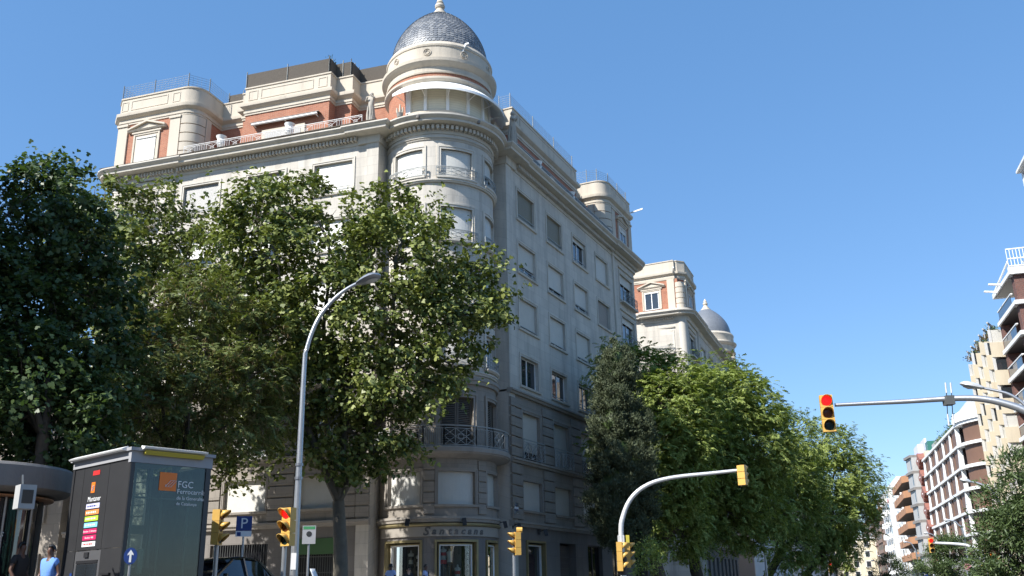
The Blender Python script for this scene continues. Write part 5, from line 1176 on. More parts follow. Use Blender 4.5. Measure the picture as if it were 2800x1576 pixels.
# tall curved lamp in front of the plane tree
b = vert(812, 1400, 25); zb = at(838, 1000, 25)[2]
t = thing('street_lamp', 'tall galvanised street lamp curving right in front of the plane tree', 'street lamp', b, 'street lamps')
ap = [at(x, y, 25) for x, y in ((838, 1000), (843, 955), (853, 915), (870, 873), (895, 838), (925, 808), (955, 787), (985, 772))]
pole(t, [b, up(b, 1.2), up(b, 3.0), up(b, zb)] + [tuple(p + (np.array(up(b, zb)) - ap[0]) * max(0, 1 - i / 3)) for i, p in enumerate(ap)][1:], [.105, .105, .085, .062, .06, .058, .056, .054, .052, .05, .048])
def lamp_head(t, a, bb, w, mat='pole_white'):
    a, bb = Vector(a), Vector(bb); d = bb - a; L = d.length; n = 9; V, fs = [], []
    side = d.cross(Vector((0, 0, 1))).normalized(); upv = side.cross(d).normalized()
    prof = [(0, .22, .3), (.08, .36, .5), (.25, .5, .75), (.45, .62, .95), (.65, .66, 1.0), (.82, .58, .85), (.94, .36, .5), (1, .12, .2)]
    for f, wd2, hh in prof:
        p = a + d * f
        for j in range(n): th = 2 * math.pi * j / n; V.append(p + side * math.cos(th) * w * wd2 + upv * (math.sin(th) if math.sin(th) > 0 else .55 * math.sin(th)) * w * .34 * hh)
    fs = [(i * n + j, i * n + (j + 1) % n, (i + 1) * n + (j + 1) % n, (i + 1) * n + j) for i in range(len(prof) - 1) for j in range(n)] + [tuple(range(n))[::-1], tuple((len(prof) - 1) * n + j for j in range(n))]
    m = MB(); m.add(V, fs); h = m.build('lamp_head', mat, t, 50)
    q = MB(); c = a + d * .62 - upv * w * .19; q.add([c + side * math.cos(g) * w * .38 + d * .24 * math.sin(g) - upv * (.0) for g in np.linspace(0, 2 * math.pi, 15)[:-1]] + [c - upv * w * .12], [(j, (j + 1) % 14, 14) for j in range(14)]); q.build('lamp_glass', 'lamp_lens', h, 60)
lamp_head(t, at(976, 778, 25), at(1040, 752, 24.7), .40, 'galvanised')
for z in (at(820, 1275, 25)[2], at(818, 1312, 25)[2], .9): MB().lathe((b[0], b[1], 0), [(.095, z), (.105, z), (.105, z + .07), (.095, z + .07)], 14).build('band', 'steel', t)
MB().box((b[0], b[1] - .1, 1.3), .13, .02, .4).build('sticker', 'sign_white', t)
# signal left of the lamp
b = vert(776, 1540, 24.6); t = thing('traffic_signal', 'yellow traffic signal with red light against the tall lamp post', 'traffic signal', b, 'traffic signals')
pole(t, [b, up(b, at(790, 1400, 24.6)[2])], .06); head(t, at(786, 1441, 24.4), FACE_L, .93)
b = vert(588, 1560, 25); t = thing('traffic_signal', 'yellow traffic signal seen from the side right of the lift kiosk', 'traffic signal', b, 'traffic signals')
pole(t, [b, up(b, at(604, 1400, 25)[2])], .055); head(t, at(598, 1442, 24.9), R_(95), .86, 'off')
b = vert(1406, 1560, 31); t = thing('traffic_signal', 'yellow traffic signal facing away before the shop corner', 'traffic signal', b, 'traffic signals')
pole(t, [b, up(b, at(1410, 1460, 31)[2])], .05, 'galvanised'); hd = head(t, at(1411, 1487, 30.9), R_(250), .72, 'off'); MB().tube([at(1412, 1450, 30.9), at(1428, 1450, 30.9)], .09, 10).build('signal_visor', 'signal_yellow', t)
# signs
def sign_post(name, label, cat, x, ybase, D, r=.03): b = vert(x, ybase, D); return thing(name, label, cat, b, 'signs along the pavement'), b
t, b = sign_post('parking_sign', 'blue parking sign with white P on a thin post', 'sign', 662, 1520, 30); zt = at(666, 1414, 30)[2]; pole(t, [b, up(b, zt)], .03)
F = Fr((b[0], b[1], 0), azv(R_(90) + R_(-12)), azv(R_(180) + R_(-12))); z0 = at(664, 1452, 30)[2]
w = MB().fbox(F, -.23, .23, .035, .05, z0, zt + .02).build('plate', 'sign_blue', t); text('P', F, 0, (z0 + zt) / 2, .44, 'sign_white', w, d=.055); MB().fbox(F, -.23, .23, .035, .05, z0 - .17, z0 - .01).build('plate', 'sign_white', t); MB().fbox(F, -.19, -.08, .05, .055, z0 - .15, z0 - .04).build('symbol', 'sign_blue', t)
t, b = sign_post('notice_sign', 'white notice plate with dark disc and green top by the lamp post', 'sign', 842, 1540, 27); zt = at(845, 1438, 27)[2]; z0 = at(845, 1488, 27)[2]; pole(t, [b, up(b, zt)], .03)
F = Fr((b[0], b[1], 0), azv(R_(84)), azv(R_(174))); w = MB().fbox(F, -.18, .18, .035, .05, z0, zt).build('plate', 'roof_grey', t); MB().fbox(F, -.16, .16, .05, .053, zt - .10, zt - .02).build('green_band', 'sign_green', w)
c = MB(); c.plate(F, [(.075 * math.cos(q), (z0 + zt) / 2 + .02 + .075 * math.sin(q)) for q in np.linspace(0, 2 * math.pi, 21)[:-1]], .05, .055); c.build('disc', 'signal_black', w)
t, b = sign_post('arrow_sign', 'round blue sign with white upward arrow before the lift kiosk', 'sign', 352, 1570, 20.6); z0 = at(352, 1521, 20.6)[2]; pole(t, [b, up(b, z0 - .1)], .025)
F = Fr((b[0], b[1], 0), azv(R_(72)), azv(R_(162))); c = MB(); c.plate(F, [(.125 * math.cos(q), z0 + .16 * math.sin(q)) for q in np.linspace(0, 2 * math.pi, 25)[:-1]], .02, .035); w = c.build('disc', 'sign_blue', t); c = MB(); c.plate(F, [(-.02, z0 - .12), (.02, z0 - .12), (.02, z0 + .03), (.055, z0 + .01), (.055, z0 + .04), (0, z0 + .12), (-.055, z0 + .04), (-.055, z0 + .01), (-.02, z0 + .03)], .035, .04); c.build('arrow', 'sign_white', w)
# arching mast in the middle
D_ = 34; b = vert(1704, 1560, D_); t = thing('signal_mast', 'white arching signal mast reaching right across the feathery trees', 'signal mast', b, 'signal masts')
zz = at(1699, 1450, D_)[2]
pole(t, [b, up(b, 1.0), up(b, zz)] + [tuple(at(x, y, D_)) for x, y in ((1705, 1408), (1720, 1372), (1745, 1343), (1780, 1322), (1820, 1310), (1870, 1302), (1940, 1295), (2015, 1287))], [.11, .10, .09, .085, .08, .077, .074, .07, .066, .062, .058, .055], 'pole_white')
head(t, at(1697, 1522, D_ - .2), R_(95), .98, 'off'); head(t, at(1716, 1518, D_ + .2), R_(80), .86, 'off'); head(t, at(2031, 1300, D_ - .1), R_(40), .70, 'off', .28)
MB().box(at(1698, 1475, D_), .22, .16, .26).build('control_box', 'pole_white', t); MB().box(at(1716, 1474, D_), .12, .02, .26).build('plate', 'yellow_ad', t)
MB().lathe((b[0], b[1], 0), [(.1, .9), (.13, .92), (.15, 1.5), (.1, 1.52)], 12).build('sleeve', 'signal_black', t)
# overhead signal from the right
D_ = 27; pb = vert(2950, 1560, D_); t = thing('signal_mast', 'galvanised arm from the right holding a red signal against the sky', 'signal mast', pb, 'signal masts')
arm = [at(x, y, D_) for x, y in ((2282, 1108), (2380, 1103), (2480, 1098), (2570, 1092), (2640, 1089), (2690, 1092), (2740, 1102), (2800, 1122), (2850, 1152), (2890, 1200), (2910, 1270))]
pole(t, [pb, up(pb, at(2910, 1270, D_)[2])] + [tuple(p) for p in arm[::-1]][1:], [.13, .12] + list(np.linspace(.115, .05, 10)))
hd = head(t, at(2263, 1131, D_ - .1), R_(192), 1.02)
for x in (2586, 2600):
    MB().tube([at(x - 1, 1047, D_), at(x + 2, 1075, D_)], .022, 8).build('antenna', 'pole_white', t, 50); MB().tube([at(x + 2, 1075, D_), at(x + 5, 1135, D_)], .012, 6).build('antenna', 'signal_black', t); MB().tube([at(x + 5, 1133, D_), at(x + 9, 1164, D_)], .022, 8).build('antenna', 'pole_white', t, 50)
MB().box(at(2594, 1096, D_), .22, .26, .24).build('bracket', 'iron', t)
# further lamps on the right
def lamp(label, pts, D, base_x, r, hw, g='street lamps', hd_pts=None, mat='galvanised'):
    b = vert(base_x, 1570, D); t = thing('street_lamp', label, 'street lamp', b, g); top = pts[-1]
    P = [at(x, y, D) for x, y in pts]; zt = P[-1][2]; off = np.array(up(b, zt)) - P[-1]
    n = len(P); Q = [tuple(p + off * (i / (n - 1)) ** 2) for i, p in enumerate(P)]
    pole(t, [b] + Q[::-1], [r * 1.5] + list(np.linspace(r * 1.1, r * .7, n)), mat); lamp_head(t, hd_pts[0] if hd_pts else Q[0], hd_pts[1], hw); return t
lamp('white street lamp arm over the galvanised signal arm at the right edge', [(2684, 1061), (2720, 1068), (2760, 1078), (2800, 1102), (2845, 1150), (2870, 1230)], 30, 2925, .05, .36, hd_pts=(at(2690, 1062, 30), at(2624, 1050, 30)))
lamp('street lamp whose post runs down through the right-hand evergreen', [(2652, 1317), (2680, 1324), (2705, 1338), (2722, 1362), (2732, 1400)], 40, 2768, .05, .34, hd_pts=(at(2656, 1319, 40), at(2624, 1312, 40)))
lamp('slender street lamp in front of the white-banded building', [(2596, 1424), (2608, 1426), (2615, 1436), (2622, 1460)], 62, 2652, .05, .3, hd_pts=(at(2598, 1424, 62), at(2580, 1423, 62)))
lamp('far street lamp in front of the grey bay column', [(2538, 1459), (2548, 1462), (2554, 1470), (2558, 1485)], 80, 2580, .05, .3, hd_pts=(at(2540, 1459, 80), at(2525, 1458, 80)))
lamp('far street lamp before the orange balconies', [(2480, 1483), (2490, 1486), (2496, 1498), (2500, 1515)], 85, 2514, .05, .3, hd_pts=(at(2482, 1483, 85), at(2469, 1483, 85)))
lamp('far street lamp right of the brown brick front', [(2410, 1521), (2416, 1524), (2420, 1535)], 115, 2430, .05, .3, hd_pts=(at(2411, 1521, 115), at(2400, 1521, 115)))
lamp('farthest street lamp before the brown brick front', [(2390, 1534), (2396, 1537), (2399, 1546)], 130, 2406, .05, .3, hd_pts=(at(2391, 1534, 130), at(2381, 1534, 130)))
lamp('pale street lamp post standing among the feathery trees', [(2040, 1367), (2055, 1364), (2066, 1372), (2072, 1400)], 66, 2096, .06, .3, hd_pts=(at(2025, 1366, 66), at(1998, 1365, 66)))
# far signals
D_ = 56; b = vert(2697, 1555, D_); t = thing('signal_mast', 'small far white signal mast arching left with red light', 'signal mast', b, 'signal masts')
pole(t, [b, up(b, at(2694, 1540, D_)[2])] + [tuple(at(x, y, D_)) for x, y in ((2688, 1525), (2676, 1510), (2660, 1499), (2640, 1491), (2600, 1487), (2550, 1485))], [.1, .1, .095, .09, .085, .08, .075, .06], 'pole_white')
head(t, at(2547, 1492, D_), R_(195), .75); head(t, at(2692, 1561, D_), R_(200), .6); head(t, at(2705, 1561, D_), R_(170), .6, 'off'); MB().box(at(2697, 1543, D_), .42, .1, .12).build('plate', 'sign_white', t)
t, b = sign_post('no_parking_sign', 'round faded no-parking sign on the slender lamp post', 'sign', 2647, 1580, 60); c = at(2646, 1550, 60); pole(t, [b, up(b, c[2])], .04); F = Fr((c[0], c[1], 0), azv(R_(110)), azv(R_(200)))
m = MB(); m.plate(F, [(.19 * math.cos(q), c[2] + .2 * math.sin(q)) for q in np.linspace(0, 2 * math.pi, 21)[:-1]], .03, .05); w = m.build('disc', 'no_park', t); MB().bar(F(-.12, .055, c[2] + .12), F(.12, .055, c[2] - .12), .05, .01).build('bar', 'sign_red', w)
t, b = sign_post('shop_sign', 'bright orange hanging sign beside the right-hand evergreen', 'sign', 2716, 1580, 58); c = at(2723, 1528, 58); pole(t, [b, up(b, c[2])], .03); o = MB().box(c, .5, .12, .52, .1).build('case', 'sign_orange', t); MB().box(at(2722, 1518, 57.9), .22, .03, .14, .1).build('symbol', 'yellow_ad', o)
t, b = sign_post('globe_lamp', 'small globe lamp on a thin post below the white-banded building', 'street lamp', 2700, 1580, 60); c = at(2700, 1472, 60); pole(t, [b, up(b, c[2])], .03); MB().lathe(tuple(c), [(0, -.08), (.08, -.06), (.11, 0), (.08, .06), (0, .08)], 12).build('globe', 'pole_white', t, 60)
for lb, x, y, D_ in (('far red traffic signal under the feathery trees', 2108, 1560, 84), ('far red traffic signal at the end of the tree row', 2270, 1543, 92)):
    b = vert(x, 1590, D_); t = thing('traffic_signal', lb, 'traffic signal', b, 'traffic signals'); pole(t, [b, up(b, at(x, y, D_)[2])], .06); head(t, at(x, y + 8, D_ - .2), R_(195), .9)
t, b = sign_post('road_sign', 'back of a dark square sign before the far red signal', 'sign', 2255, 1590, 90); c = at(2250, 1546, 90); pole(t, [b, up(b, c[2])], .04, 'pole_white'); MB().box(c, .75, .05, .85).build('plate', 'steel', t)
t, b = sign_post('parking_sign', 'small far blue parking sign before the orange balconies', 'sign', 2530, 1590, 88); c = at(2530, 1572, 88); pole(t, [b, up(b, c[2])], .04); F = Fr((c[0], c[1], 0), azv(R_(105)), azv(R_(195))); w = MB().fbox(F, -.22, .22, .04, .06, c[2] - .25, c[2] + .25).build('plate', 'sign_blue', t); text('P', F, 0, c[2], .42, 'sign_white', w, d=.065)

# ================================================================== low neighbour left of the corner building and unseen blocks added behind the viewpoint to cut sky fill and darken reflections
NB = thing('townhouse', 'low cream house beyond the left end of the corner building, shade put into its wall colour', 'building', FL(26, -5, 0)); block_ = MB().fbox(FL, 17.6, 52, -12, -.4, 0, 10.5).build('wall', 'stone_low', NB)  # cream wall given dark stone, its shade put into the colour
MB().fbox(FL, 17.5, 52.2, -12.1, -.1, 10.5, 10.9).build('cornice', 'stone_trim', NB)
for i in range(9):
    for z0, z1 in ((.3, 2.7), (4.2, 6.2), (7.3, 9.3)):
        w = MB().fbox(FL, 18.6 + i * 3.6, 20.6 + i * 3.6, -.45, -.3, z0, z1).build('window', 'stone_trim_low', NB); MB().fbox(FL, 18.75 + i * 3.6, 20.45 + i * 3.6, -.35, -.28, z0 + .12, z1 - .12).build('pane', 'pane_black', w)
for lb, c, sx, sy, h in (('brown unseen block added behind the viewpoint to cut sky fill, left of centre', (-26, -44), 34, 16, 21), ('grey unseen block added directly behind the viewpoint to cut sky fill', (14, -46), 38, 16, 23), ('cream unseen block added behind the viewpoint to cut sky fill, on the right', (52, -30), 20, 44, 22), ('brown unseen block added behind the viewpoint to cut sky fill, far left', (-66, -14), 24, 60, 20)):
    X = thing('sky_blocker', lb, 'building', (c[0], c[1], 0), 'unseen sky blockers behind the viewpoint'); MB().box((c[0], c[1], h / 2), sx, sy, h).build('wall', {'b': 'brown_panel', 'g': 'grey_bay', 'c': 'cream_render'}[lb[0]], X)
    for f in range(6):
        for i in range(int(sx / 4)): q = c[0] - sx / 2 + 2 + i * 4; MB().box((q, c[1] + sy / 2, 2.4 + f * 3.4), 1.8, .12, 2.0).build('window', 'pane', X)

# ================================================================== cars
def car(label, p, ang, paint, k=1.0):
    """side profile stations: x along, half widths and heights"""
    t = thing('parked_car', label, 'car', p, 'cars parked by the kerb'); u = azv(ang); n = np.array([u[1], -u[0], 0])
    W = lambda x, y, z: tuple(np.array(p) + u * x * k + n * y * k + np.array([0, 0, z * k]))
    def loft(st, name, mat, sm=50):
        m = MB(); V = []; q = len(st[0][1])
        for x, sec in st: V += [W(x, y, z) for y, z in sec]
        fs = [(i * q + j, i * q + j + 1, (i + 1) * q + j + 1, (i + 1) * q + j) for i in range(len(st) - 1) for j in range(q - 1)] + [tuple(range(q))[::-1], tuple((len(st) - 1) * q + j for j in range(q))]
        m.add(V, fs); return m.build(name, mat, t, sm)
    sec = lambda w, zb, zt: [(-w * .9, zb), (-w, zb + .15), (-w * .98, zt - .12), (-w * .88, zt), (w * .88, zt), (w * .98, zt - .12), (w, zb + .15), (w * .9, zb)]
    body = loft([(-2.1, sec(.72, .38, .72)), (-1.95, sec(.8, .25, .86)), (-1.3, sec(.87, .2, .92)), (0, sec(.88, .2, .93)), (1.0, sec(.87, .2, .92)), (1.7, sec(.82, .22, .80)), (2.05, sec(.7, .3, .62))], 'body', paint)
    g = lambda w0, w1, z: [(-w0, .9), (-w1, z), (w1, z), (w0, .9)]
    loft([(-1.75, g(.76, .6, .93)), (-1.1, g(.8, .63, 1.36)), (.05, g(.82, .64, 1.40)), (.95, g(.8, .6, .94))], 'windows', 'pane_black')
    r = lambda w, z: [(-w, z - .03), (-w * .9, z + .035), (w * .9, z + .035), (w, z - .03)]
    loft([(-1.2, r(.6, 1.33)), (-.9, r(.65, 1.41)), (-.3, r(.66, 1.44)), (.15, r(.65, 1.40)), (.3, r(.62, 1.34))], 'roof', paint)
    m = MB()
    for sg in (-1, 1):
        m.bar(W(.95, .79 * sg, .94), W(.1, .645 * sg, 1.39), .05); m.bar(W(-.35, .82 * sg, .92), W(-.35, .65 * sg, 1.42), .06); m.bar(W(-1.7, .75 * sg, .93), W(-1.1, .62 * sg, 1.37), .06)
    m.build('roof_pillar', paint, t)
    for x in (-1.3, 1.3):
        for sg in (-1, 1):
            a, b2 = W(x, .70 * sg, .31), W(x, .89 * sg, .31); w = MB().tube([a, b2], .31 * k, 18).build('wheel', 'tyre', t, 40); MB().tube([W(x, .88 * sg, .31), W(x, .9 * sg, .31)], .19 * k, 12).build('rim', 'steel', w)
    for sg in (-1, 1): MB().box(W(.75, .95 * sg, .98), .1, .14, .1).build('mirror', paint, t); MB().box(W(2.0, .55 * sg, .62), .15, .25, .1, math.pi / 2 - ang).build('headlight', 'lamp_lens', t)
car('silver car parked below the plane tree, only its roof showing', tuple(FL(3.6, 9.0, 0)), -aL, 'car_silver', 1.03)
car('black car parked right of the lift kiosk', tuple(at(585, 1560, 28.5) * [1, 1, 0]), R_(200), 'car_black', 1.05)
# scooter with a tall screen
p = np.array(vert(842, 1590, 22.5)); t = thing('scooter', 'scooter whose clear windscreen shows beside the tall lamp post', 'scooter', p, None)
ZS = at(838, 1556, 22.5)[2] - 1.34
Wq = lambda x, y, z: (p[0] + x, p[1] + y, p[2] + z + ZS * (z > .9))
m = MB()
for sx in (-.65, .65): m.tube([Wq(sx, -.05, .24), Wq(sx, .05, .24)], .24, 18)
m.build('wheel', 'tyre', t, 40)
MB().tube([Wq(.6, 0, .3), Wq(.45, 0, .7), Wq(.35, 0, .95)], [.09, .12, .08], 10).build('front_shield', 'car_silver', t, 50); MB().tube([Wq(.5, 0, .3), Wq(0, 0, .28), Wq(-.45, 0, .5), Wq(-.8, 0, .62)], [.1, .14, .2, .1], 10).build('body', 'car_silver', t, 50); MB().tube([Wq(-.1, 0, .74), Wq(-.7, 0, .78)], [.14, .12], 10).build('seat', 'tyre', t, 50)
m = MB(); V = []
for i, z in enumerate(np.linspace(.95, 1.34, 6)):
    for j, a in enumerate(np.linspace(-1.15, 1.15, 9)): w = .26 * (1 - .28 * (i / 5) ** 2); V.append(Wq(.32 - .18 * i / 5 + .0 * j + .12 * math.cos(a) - .12, w * math.sin(a), z))
m.add(V, [(i * 9 + j, i * 9 + j + 1, (i + 1) * 9 + j + 1, (i + 1) * 9 + j) for i in range(5) for j in range(8)]); sc = m.build('windscreen', 'pole_white', t, 60); sc.modifiers.new('solid', 'SOLIDIFY').thickness = .006
MB().tube([Wq(.3, -.33, 1.0), Wq(.36, 0, .95), Wq(.3, .33, 1.0)], .018, 8).build('handlebar', 'iron', t)

# ================================================================== people
def person(label, p, face, h, shirt, skin, hair='hair_black', legs='trousers', stride=.12, sleeve=.55, lean=0.0, hold=None, head_turn=0.0):
    k = h / 1.78; rz = -face; t = thing('person', label, 'person', p, 'people on the pavement')
    # local: +y is where the person looks
    J = dict(pel=(0, 0, .95), wa=(0, .01, 1.10), ch=(0, .0 + lean, 1.30), nb=(0, -.01 + lean, 1.47), nk=(0, .01 + lean, 1.54), hd=(0, .02 + lean * 1.2, 1.63), tp=(0, .015 + lean * 1.2, 1.73), nose=(0, .10 + lean * 1.2, 1.625),
             ls=(-.18, lean, 1.42), le=(-.25, -.04 + lean, 1.14), lw=(-.24, .12 + lean, .93), lh=(-.23, .17 + lean, .85), rs=(.18, lean, 1.42), re=(.26, -.02 + lean, 1.15), rw=(.25, .12, .94), rh=(.24, .17, .86),
             lk=(-.10, stride * .6, .52), la=(-.10, stride * .4, .09), lt=(-.10, stride * .4 + .17, .03), lhip=(-.09, 0, .88), rk=(.10, -stride * .2, .52), ra=(.10, -stride, .09), rt=(.10, -stride + .17, .03), rhip=(.09, 0, .88))
    if hold == 'arm_up': J['re'] = (.3, .1, 1.2); J['rw'] = (.2, .3, 1.2); J['rh'] = (.16, .36, 1.24)
    rad = dict(pel=(.16, .12), wa=(.15, .115), ch=(.17, .125), nb=(.10, .07), nk=(.052, .052), hd=(.075, .09), tp=(.06, .075), nose=(.018, .018), ls=.062, le=.044, lw=.032, lh=.035, rs=.062, re=.044, rw=.032, rh=.035, lhip=.09, lk=.058, la=.04, lt=.032, rhip=.09, rk=.058, ra=.04, rt=.032)
    E = [('pel', 'wa'), ('wa', 'ch'), ('ch', 'nb'), ('nb', 'nk'), ('nk', 'hd'), ('hd', 'tp'), ('hd', 'nose'), ('ch', 'ls'), ('ls', 'le'), ('le', 'lw'), ('lw', 'lh'), ('ch', 'rs'), ('rs', 're'), ('re', 'rw'), ('rw', 'rh'), ('pel', 'lhip'), ('lhip', 'lk'), ('lk', 'la'), ('la', 'lt'), ('pel', 'rhip'), ('rhip', 'rk'), ('rk', 'ra'), ('ra', 'rt')]
    for sd, sg in (('l', -1), ('r', 1)):                # five separate fingers on each hand
        hx, hy, hz = J[sd + 'h']
        for i, (dx, L) in enumerate(((-.028, .07), (-.009, .08), (.010, .075), (.028, .06))):
            J[sd + 'f%d' % i] = (hx + dx * .4, hy + .03 + abs(dx) * .2, hz - .035); J[sd + 'g%d' % i] = (hx + dx, hy + .055, hz - .035 - L); rad[sd + 'f%d' % i] = .010; rad[sd + 'g%d' % i] = .008; E += [(sd + 'h', sd + 'f%d' % i), (sd + 'f%d' % i, sd + 'g%d' % i)]
        J[sd + 'th'] = (hx - sg * .04, hy + .04, hz - .04); rad[sd + 'th'] = .011; E.append((sd + 'h', sd + 'th'))
    K_ = list(J); ix = {a: i for i, a in enumerate(K_)}
    skin_mesh('body', [J[a] for a in K_], [(ix[a], ix[b]) for a, b in E], [rad[a] for a in K_], skin, t, 2, p, rz, k)
    def cloth(name, keys, edges, grow, mat, ends=None):
        V = [Vector(J[a]) for a in keys]
        if ends:
            for a, b, f in ends: V[keys.index(a)] = Vector(J[b]).lerp(Vector(J[a]), f)
        rr = [tuple(q + grow for q in (rad[a] if hasattr(rad[a], '__len__') else (rad[a], rad[a]))) for a in keys]
        skin_mesh(name, V, [(keys.index(a), keys.index(b)) for a, b in edges], rr, mat, t, 2, p, rz, k)
    cloth('shirt', ['ch', 'wa', 'pel', 'nb', 'ls', 'le', 'rs', 're'], [('pel', 'wa'), ('wa', 'ch'), ('ch', 'nb'), ('ch', 'ls'), ('ls', 'le'), ('ch', 'rs'), ('rs', 're')], .022, shirt, [('le', 'ls', sleeve), ('re', 'rs', sleeve)])
    cloth('trousers', ['pel', 'lhip', 'lk', 'la', 'rhip', 'rk', 'ra'], [('pel', 'lhip'), ('lhip', 'lk'), ('lk', 'la'), ('pel', 'rhip'), ('rhip', 'rk'), ('rk', 'ra')], .02, legs)
    c, s = math.cos(rz), math.sin(rz)
    def Wp(v): return (p[0] + (v[0] * c - v[1] * s) * k, p[1] + (v[0] * s + v[1] * c) * k, p[2] + v[2] * k)
    m = MB(); V = []; hy = J['hd'][1]                   # hair cap
    for i, th in enumerate(np.linspace(0, 1.75, 7)):
        for j in range(14):
            a = 2 * math.pi * j / 14; f = 1 if math.sin(a) < .35 else max(.45, 1 - .5 * (i / 6)); V.append(Wp((.092 * math.sin(th * f) * math.cos(a), hy - .012 + .108 * math.sin(th * f) * math.sin(a), 1.655 + .128 * math.cos(th * f))))
    m.add(V, [(i * 14 + j, i * 14 + (j + 1) % 14, (i + 1) * 14 + (j + 1) % 14, (i + 1) * 14 + j) for i in range(6) for j in range(14)]); m.build('hair', hair, t, 60)
    m = MB()
    for sg in (-1, 1): m.tube([Wp((sg * .09, hy - .01, 1.60)), Wp((sg * .105, hy - .015, 1.63)), Wp((sg * .09, hy - .02, 1.66))], .014 * k, 6)
    m.build('ears', skin, t, 60)
    return t, Wp, J
person('man in a bright blue shirt walking left beside the lift kiosk', vert(135, 1560, 20.2), R_(200), at(126, 1489, 20.2)[2], 'shirt_blue', 'skin_dark', sleeve=.5)
person('dim figure standing by the shop window at the left edge, shade put into skin and shirt', vert(52, 1560, 24.0), R_(100), 1.75, 'shirt_black', 'skin_dark')  # dark skin and black shirt stand for the shade on this figure
hA = at(1078, 1541, 38)[2]; person('man in a pale shirt seen from behind at the left shop window', vert(1068, 1570, 38), R_(20), hA, 'shirt_pale', 'skin_dark', sleeve=.6)
tW, Wp, Jp = person('woman in black with sunglasses passing the shop window', vert(1117, 1570, 39), R_(150), at(1121, 1551, 39)[2], 'shirt_black', 'skin_light')
m = MB(); m.bar(Wp((-.07, .115, 1.645)), Wp((.07, .115, 1.645)), .04, .03); m.build('sunglasses', 'signal_black', tW)
tW, Wp, Jp = person('man with close-cropped hair and shoulder strap before the pillar', vert(1163, 1575, 38), R_(95), at(1160, 1543, 38)[2], 'shirt_pale', 'skin_dark')
MB().bar(Wp((-.13, .12, 1.45)), Wp((.15, .13, 1.0)), .05, .02).build('strap', 'signal_black', tW)
# shop-window mannequins
def mannequin(label, s_deg, d, z0, top, bot, g='mannequins in the shop windows'):
    F = FT; p = F(arc(s_deg), d, z0); t = thing('mannequin', label, 'mannequin', p, g); rz = -(AZB + R_(s_deg))
    V = [(0, 0, 0), (0, 0, .14), (0, 0, .3), (0, .0, .46), (0, 0, .56), (0, 0, .66), (-.15, 0, .47), (.15, 0, .47), (-.08, 0, -.1), (.08, 0, -.1)]
    skin_mesh('torso', V, [(0, 1), (1, 2), (2, 3), (3, 4), (4, 5), (3, 6), (3, 7), (0, 8), (0, 9)], [(.13, .1), (.1, .08), (.12, .09), (.11, .08), .04, .05, .05, .05, .075, .075], 'mannequin', t, 2, p, rz)
    MB().tube([(p[0], p[1], z0 - .1), (p[0], p[1], .5)], .015, 6).build('stand', 'steel', t)
    for z1, z2, r, mt in ((.24, .38, .125, top), (-.12, .06, .15, bot)):
        if mt: MB().lathe((p[0], p[1], z0), [(r * .95, z1), (r * 1.05, (z1 + z2) / 2), (r * .92, z2)], 16).build('bikini', mt, t, 60)
    return t
mannequin('mannequin in a red bikini in the middle shop window', 12, -.55, 1.75, 'cloth_red', 'cloth_red'); mannequin('headless bust beside the red bikini in the middle shop window', 4, -.7, 1.65, None, 'letter_grey')
mannequin('mannequin in a long red swimsuit low in the middle shop window', -4, -.5, .95, 'cloth_red', 'cloth_red'); mannequin('white star-like bust in the left shop window', 50, -.6, 1.6, 'letter_grey', 'letter_grey'); mannequin('dark-dressed bust in the left shop window', 41, -.7, 1.5, 'shirt_black', 'shirt_black')

# ================================================================== right side of the avenue
aS = .2906928; uS = azv(aS); nS = azv(aS + math.pi / 2); FS = Fr(nS * 22.0, uS, -nS)
def block(F, s0, s1, d, depth, z0, z1, B, mat, name='wall'): return MB().fbox(F, s0, s1, d - depth, d, z0, z1).build(name, mat, B)
def win(F, a, b, z0, z1, d, B, fm='frame_white', pm='pane', blind=0.0, proud=.06):
    w = MB().fbox(F, a, b, d - .02, d + proud, z0, z1).build('window', fm, B); e = min(.12, (b - a) * .1); zm = z1 - e - (z1 - z0 - 2 * e) * blind
    if blind < .99: MB().fbox(F, a + e, b - e, d, d + proud + .012, z0 + e, zm).build('pane', pm, w)
    if blind > 0: MB().fbox(F, a + e, b - e, d, d + proud + .02, zm, z1 - e).build('blind', 'shutter_cream', w)
    return w
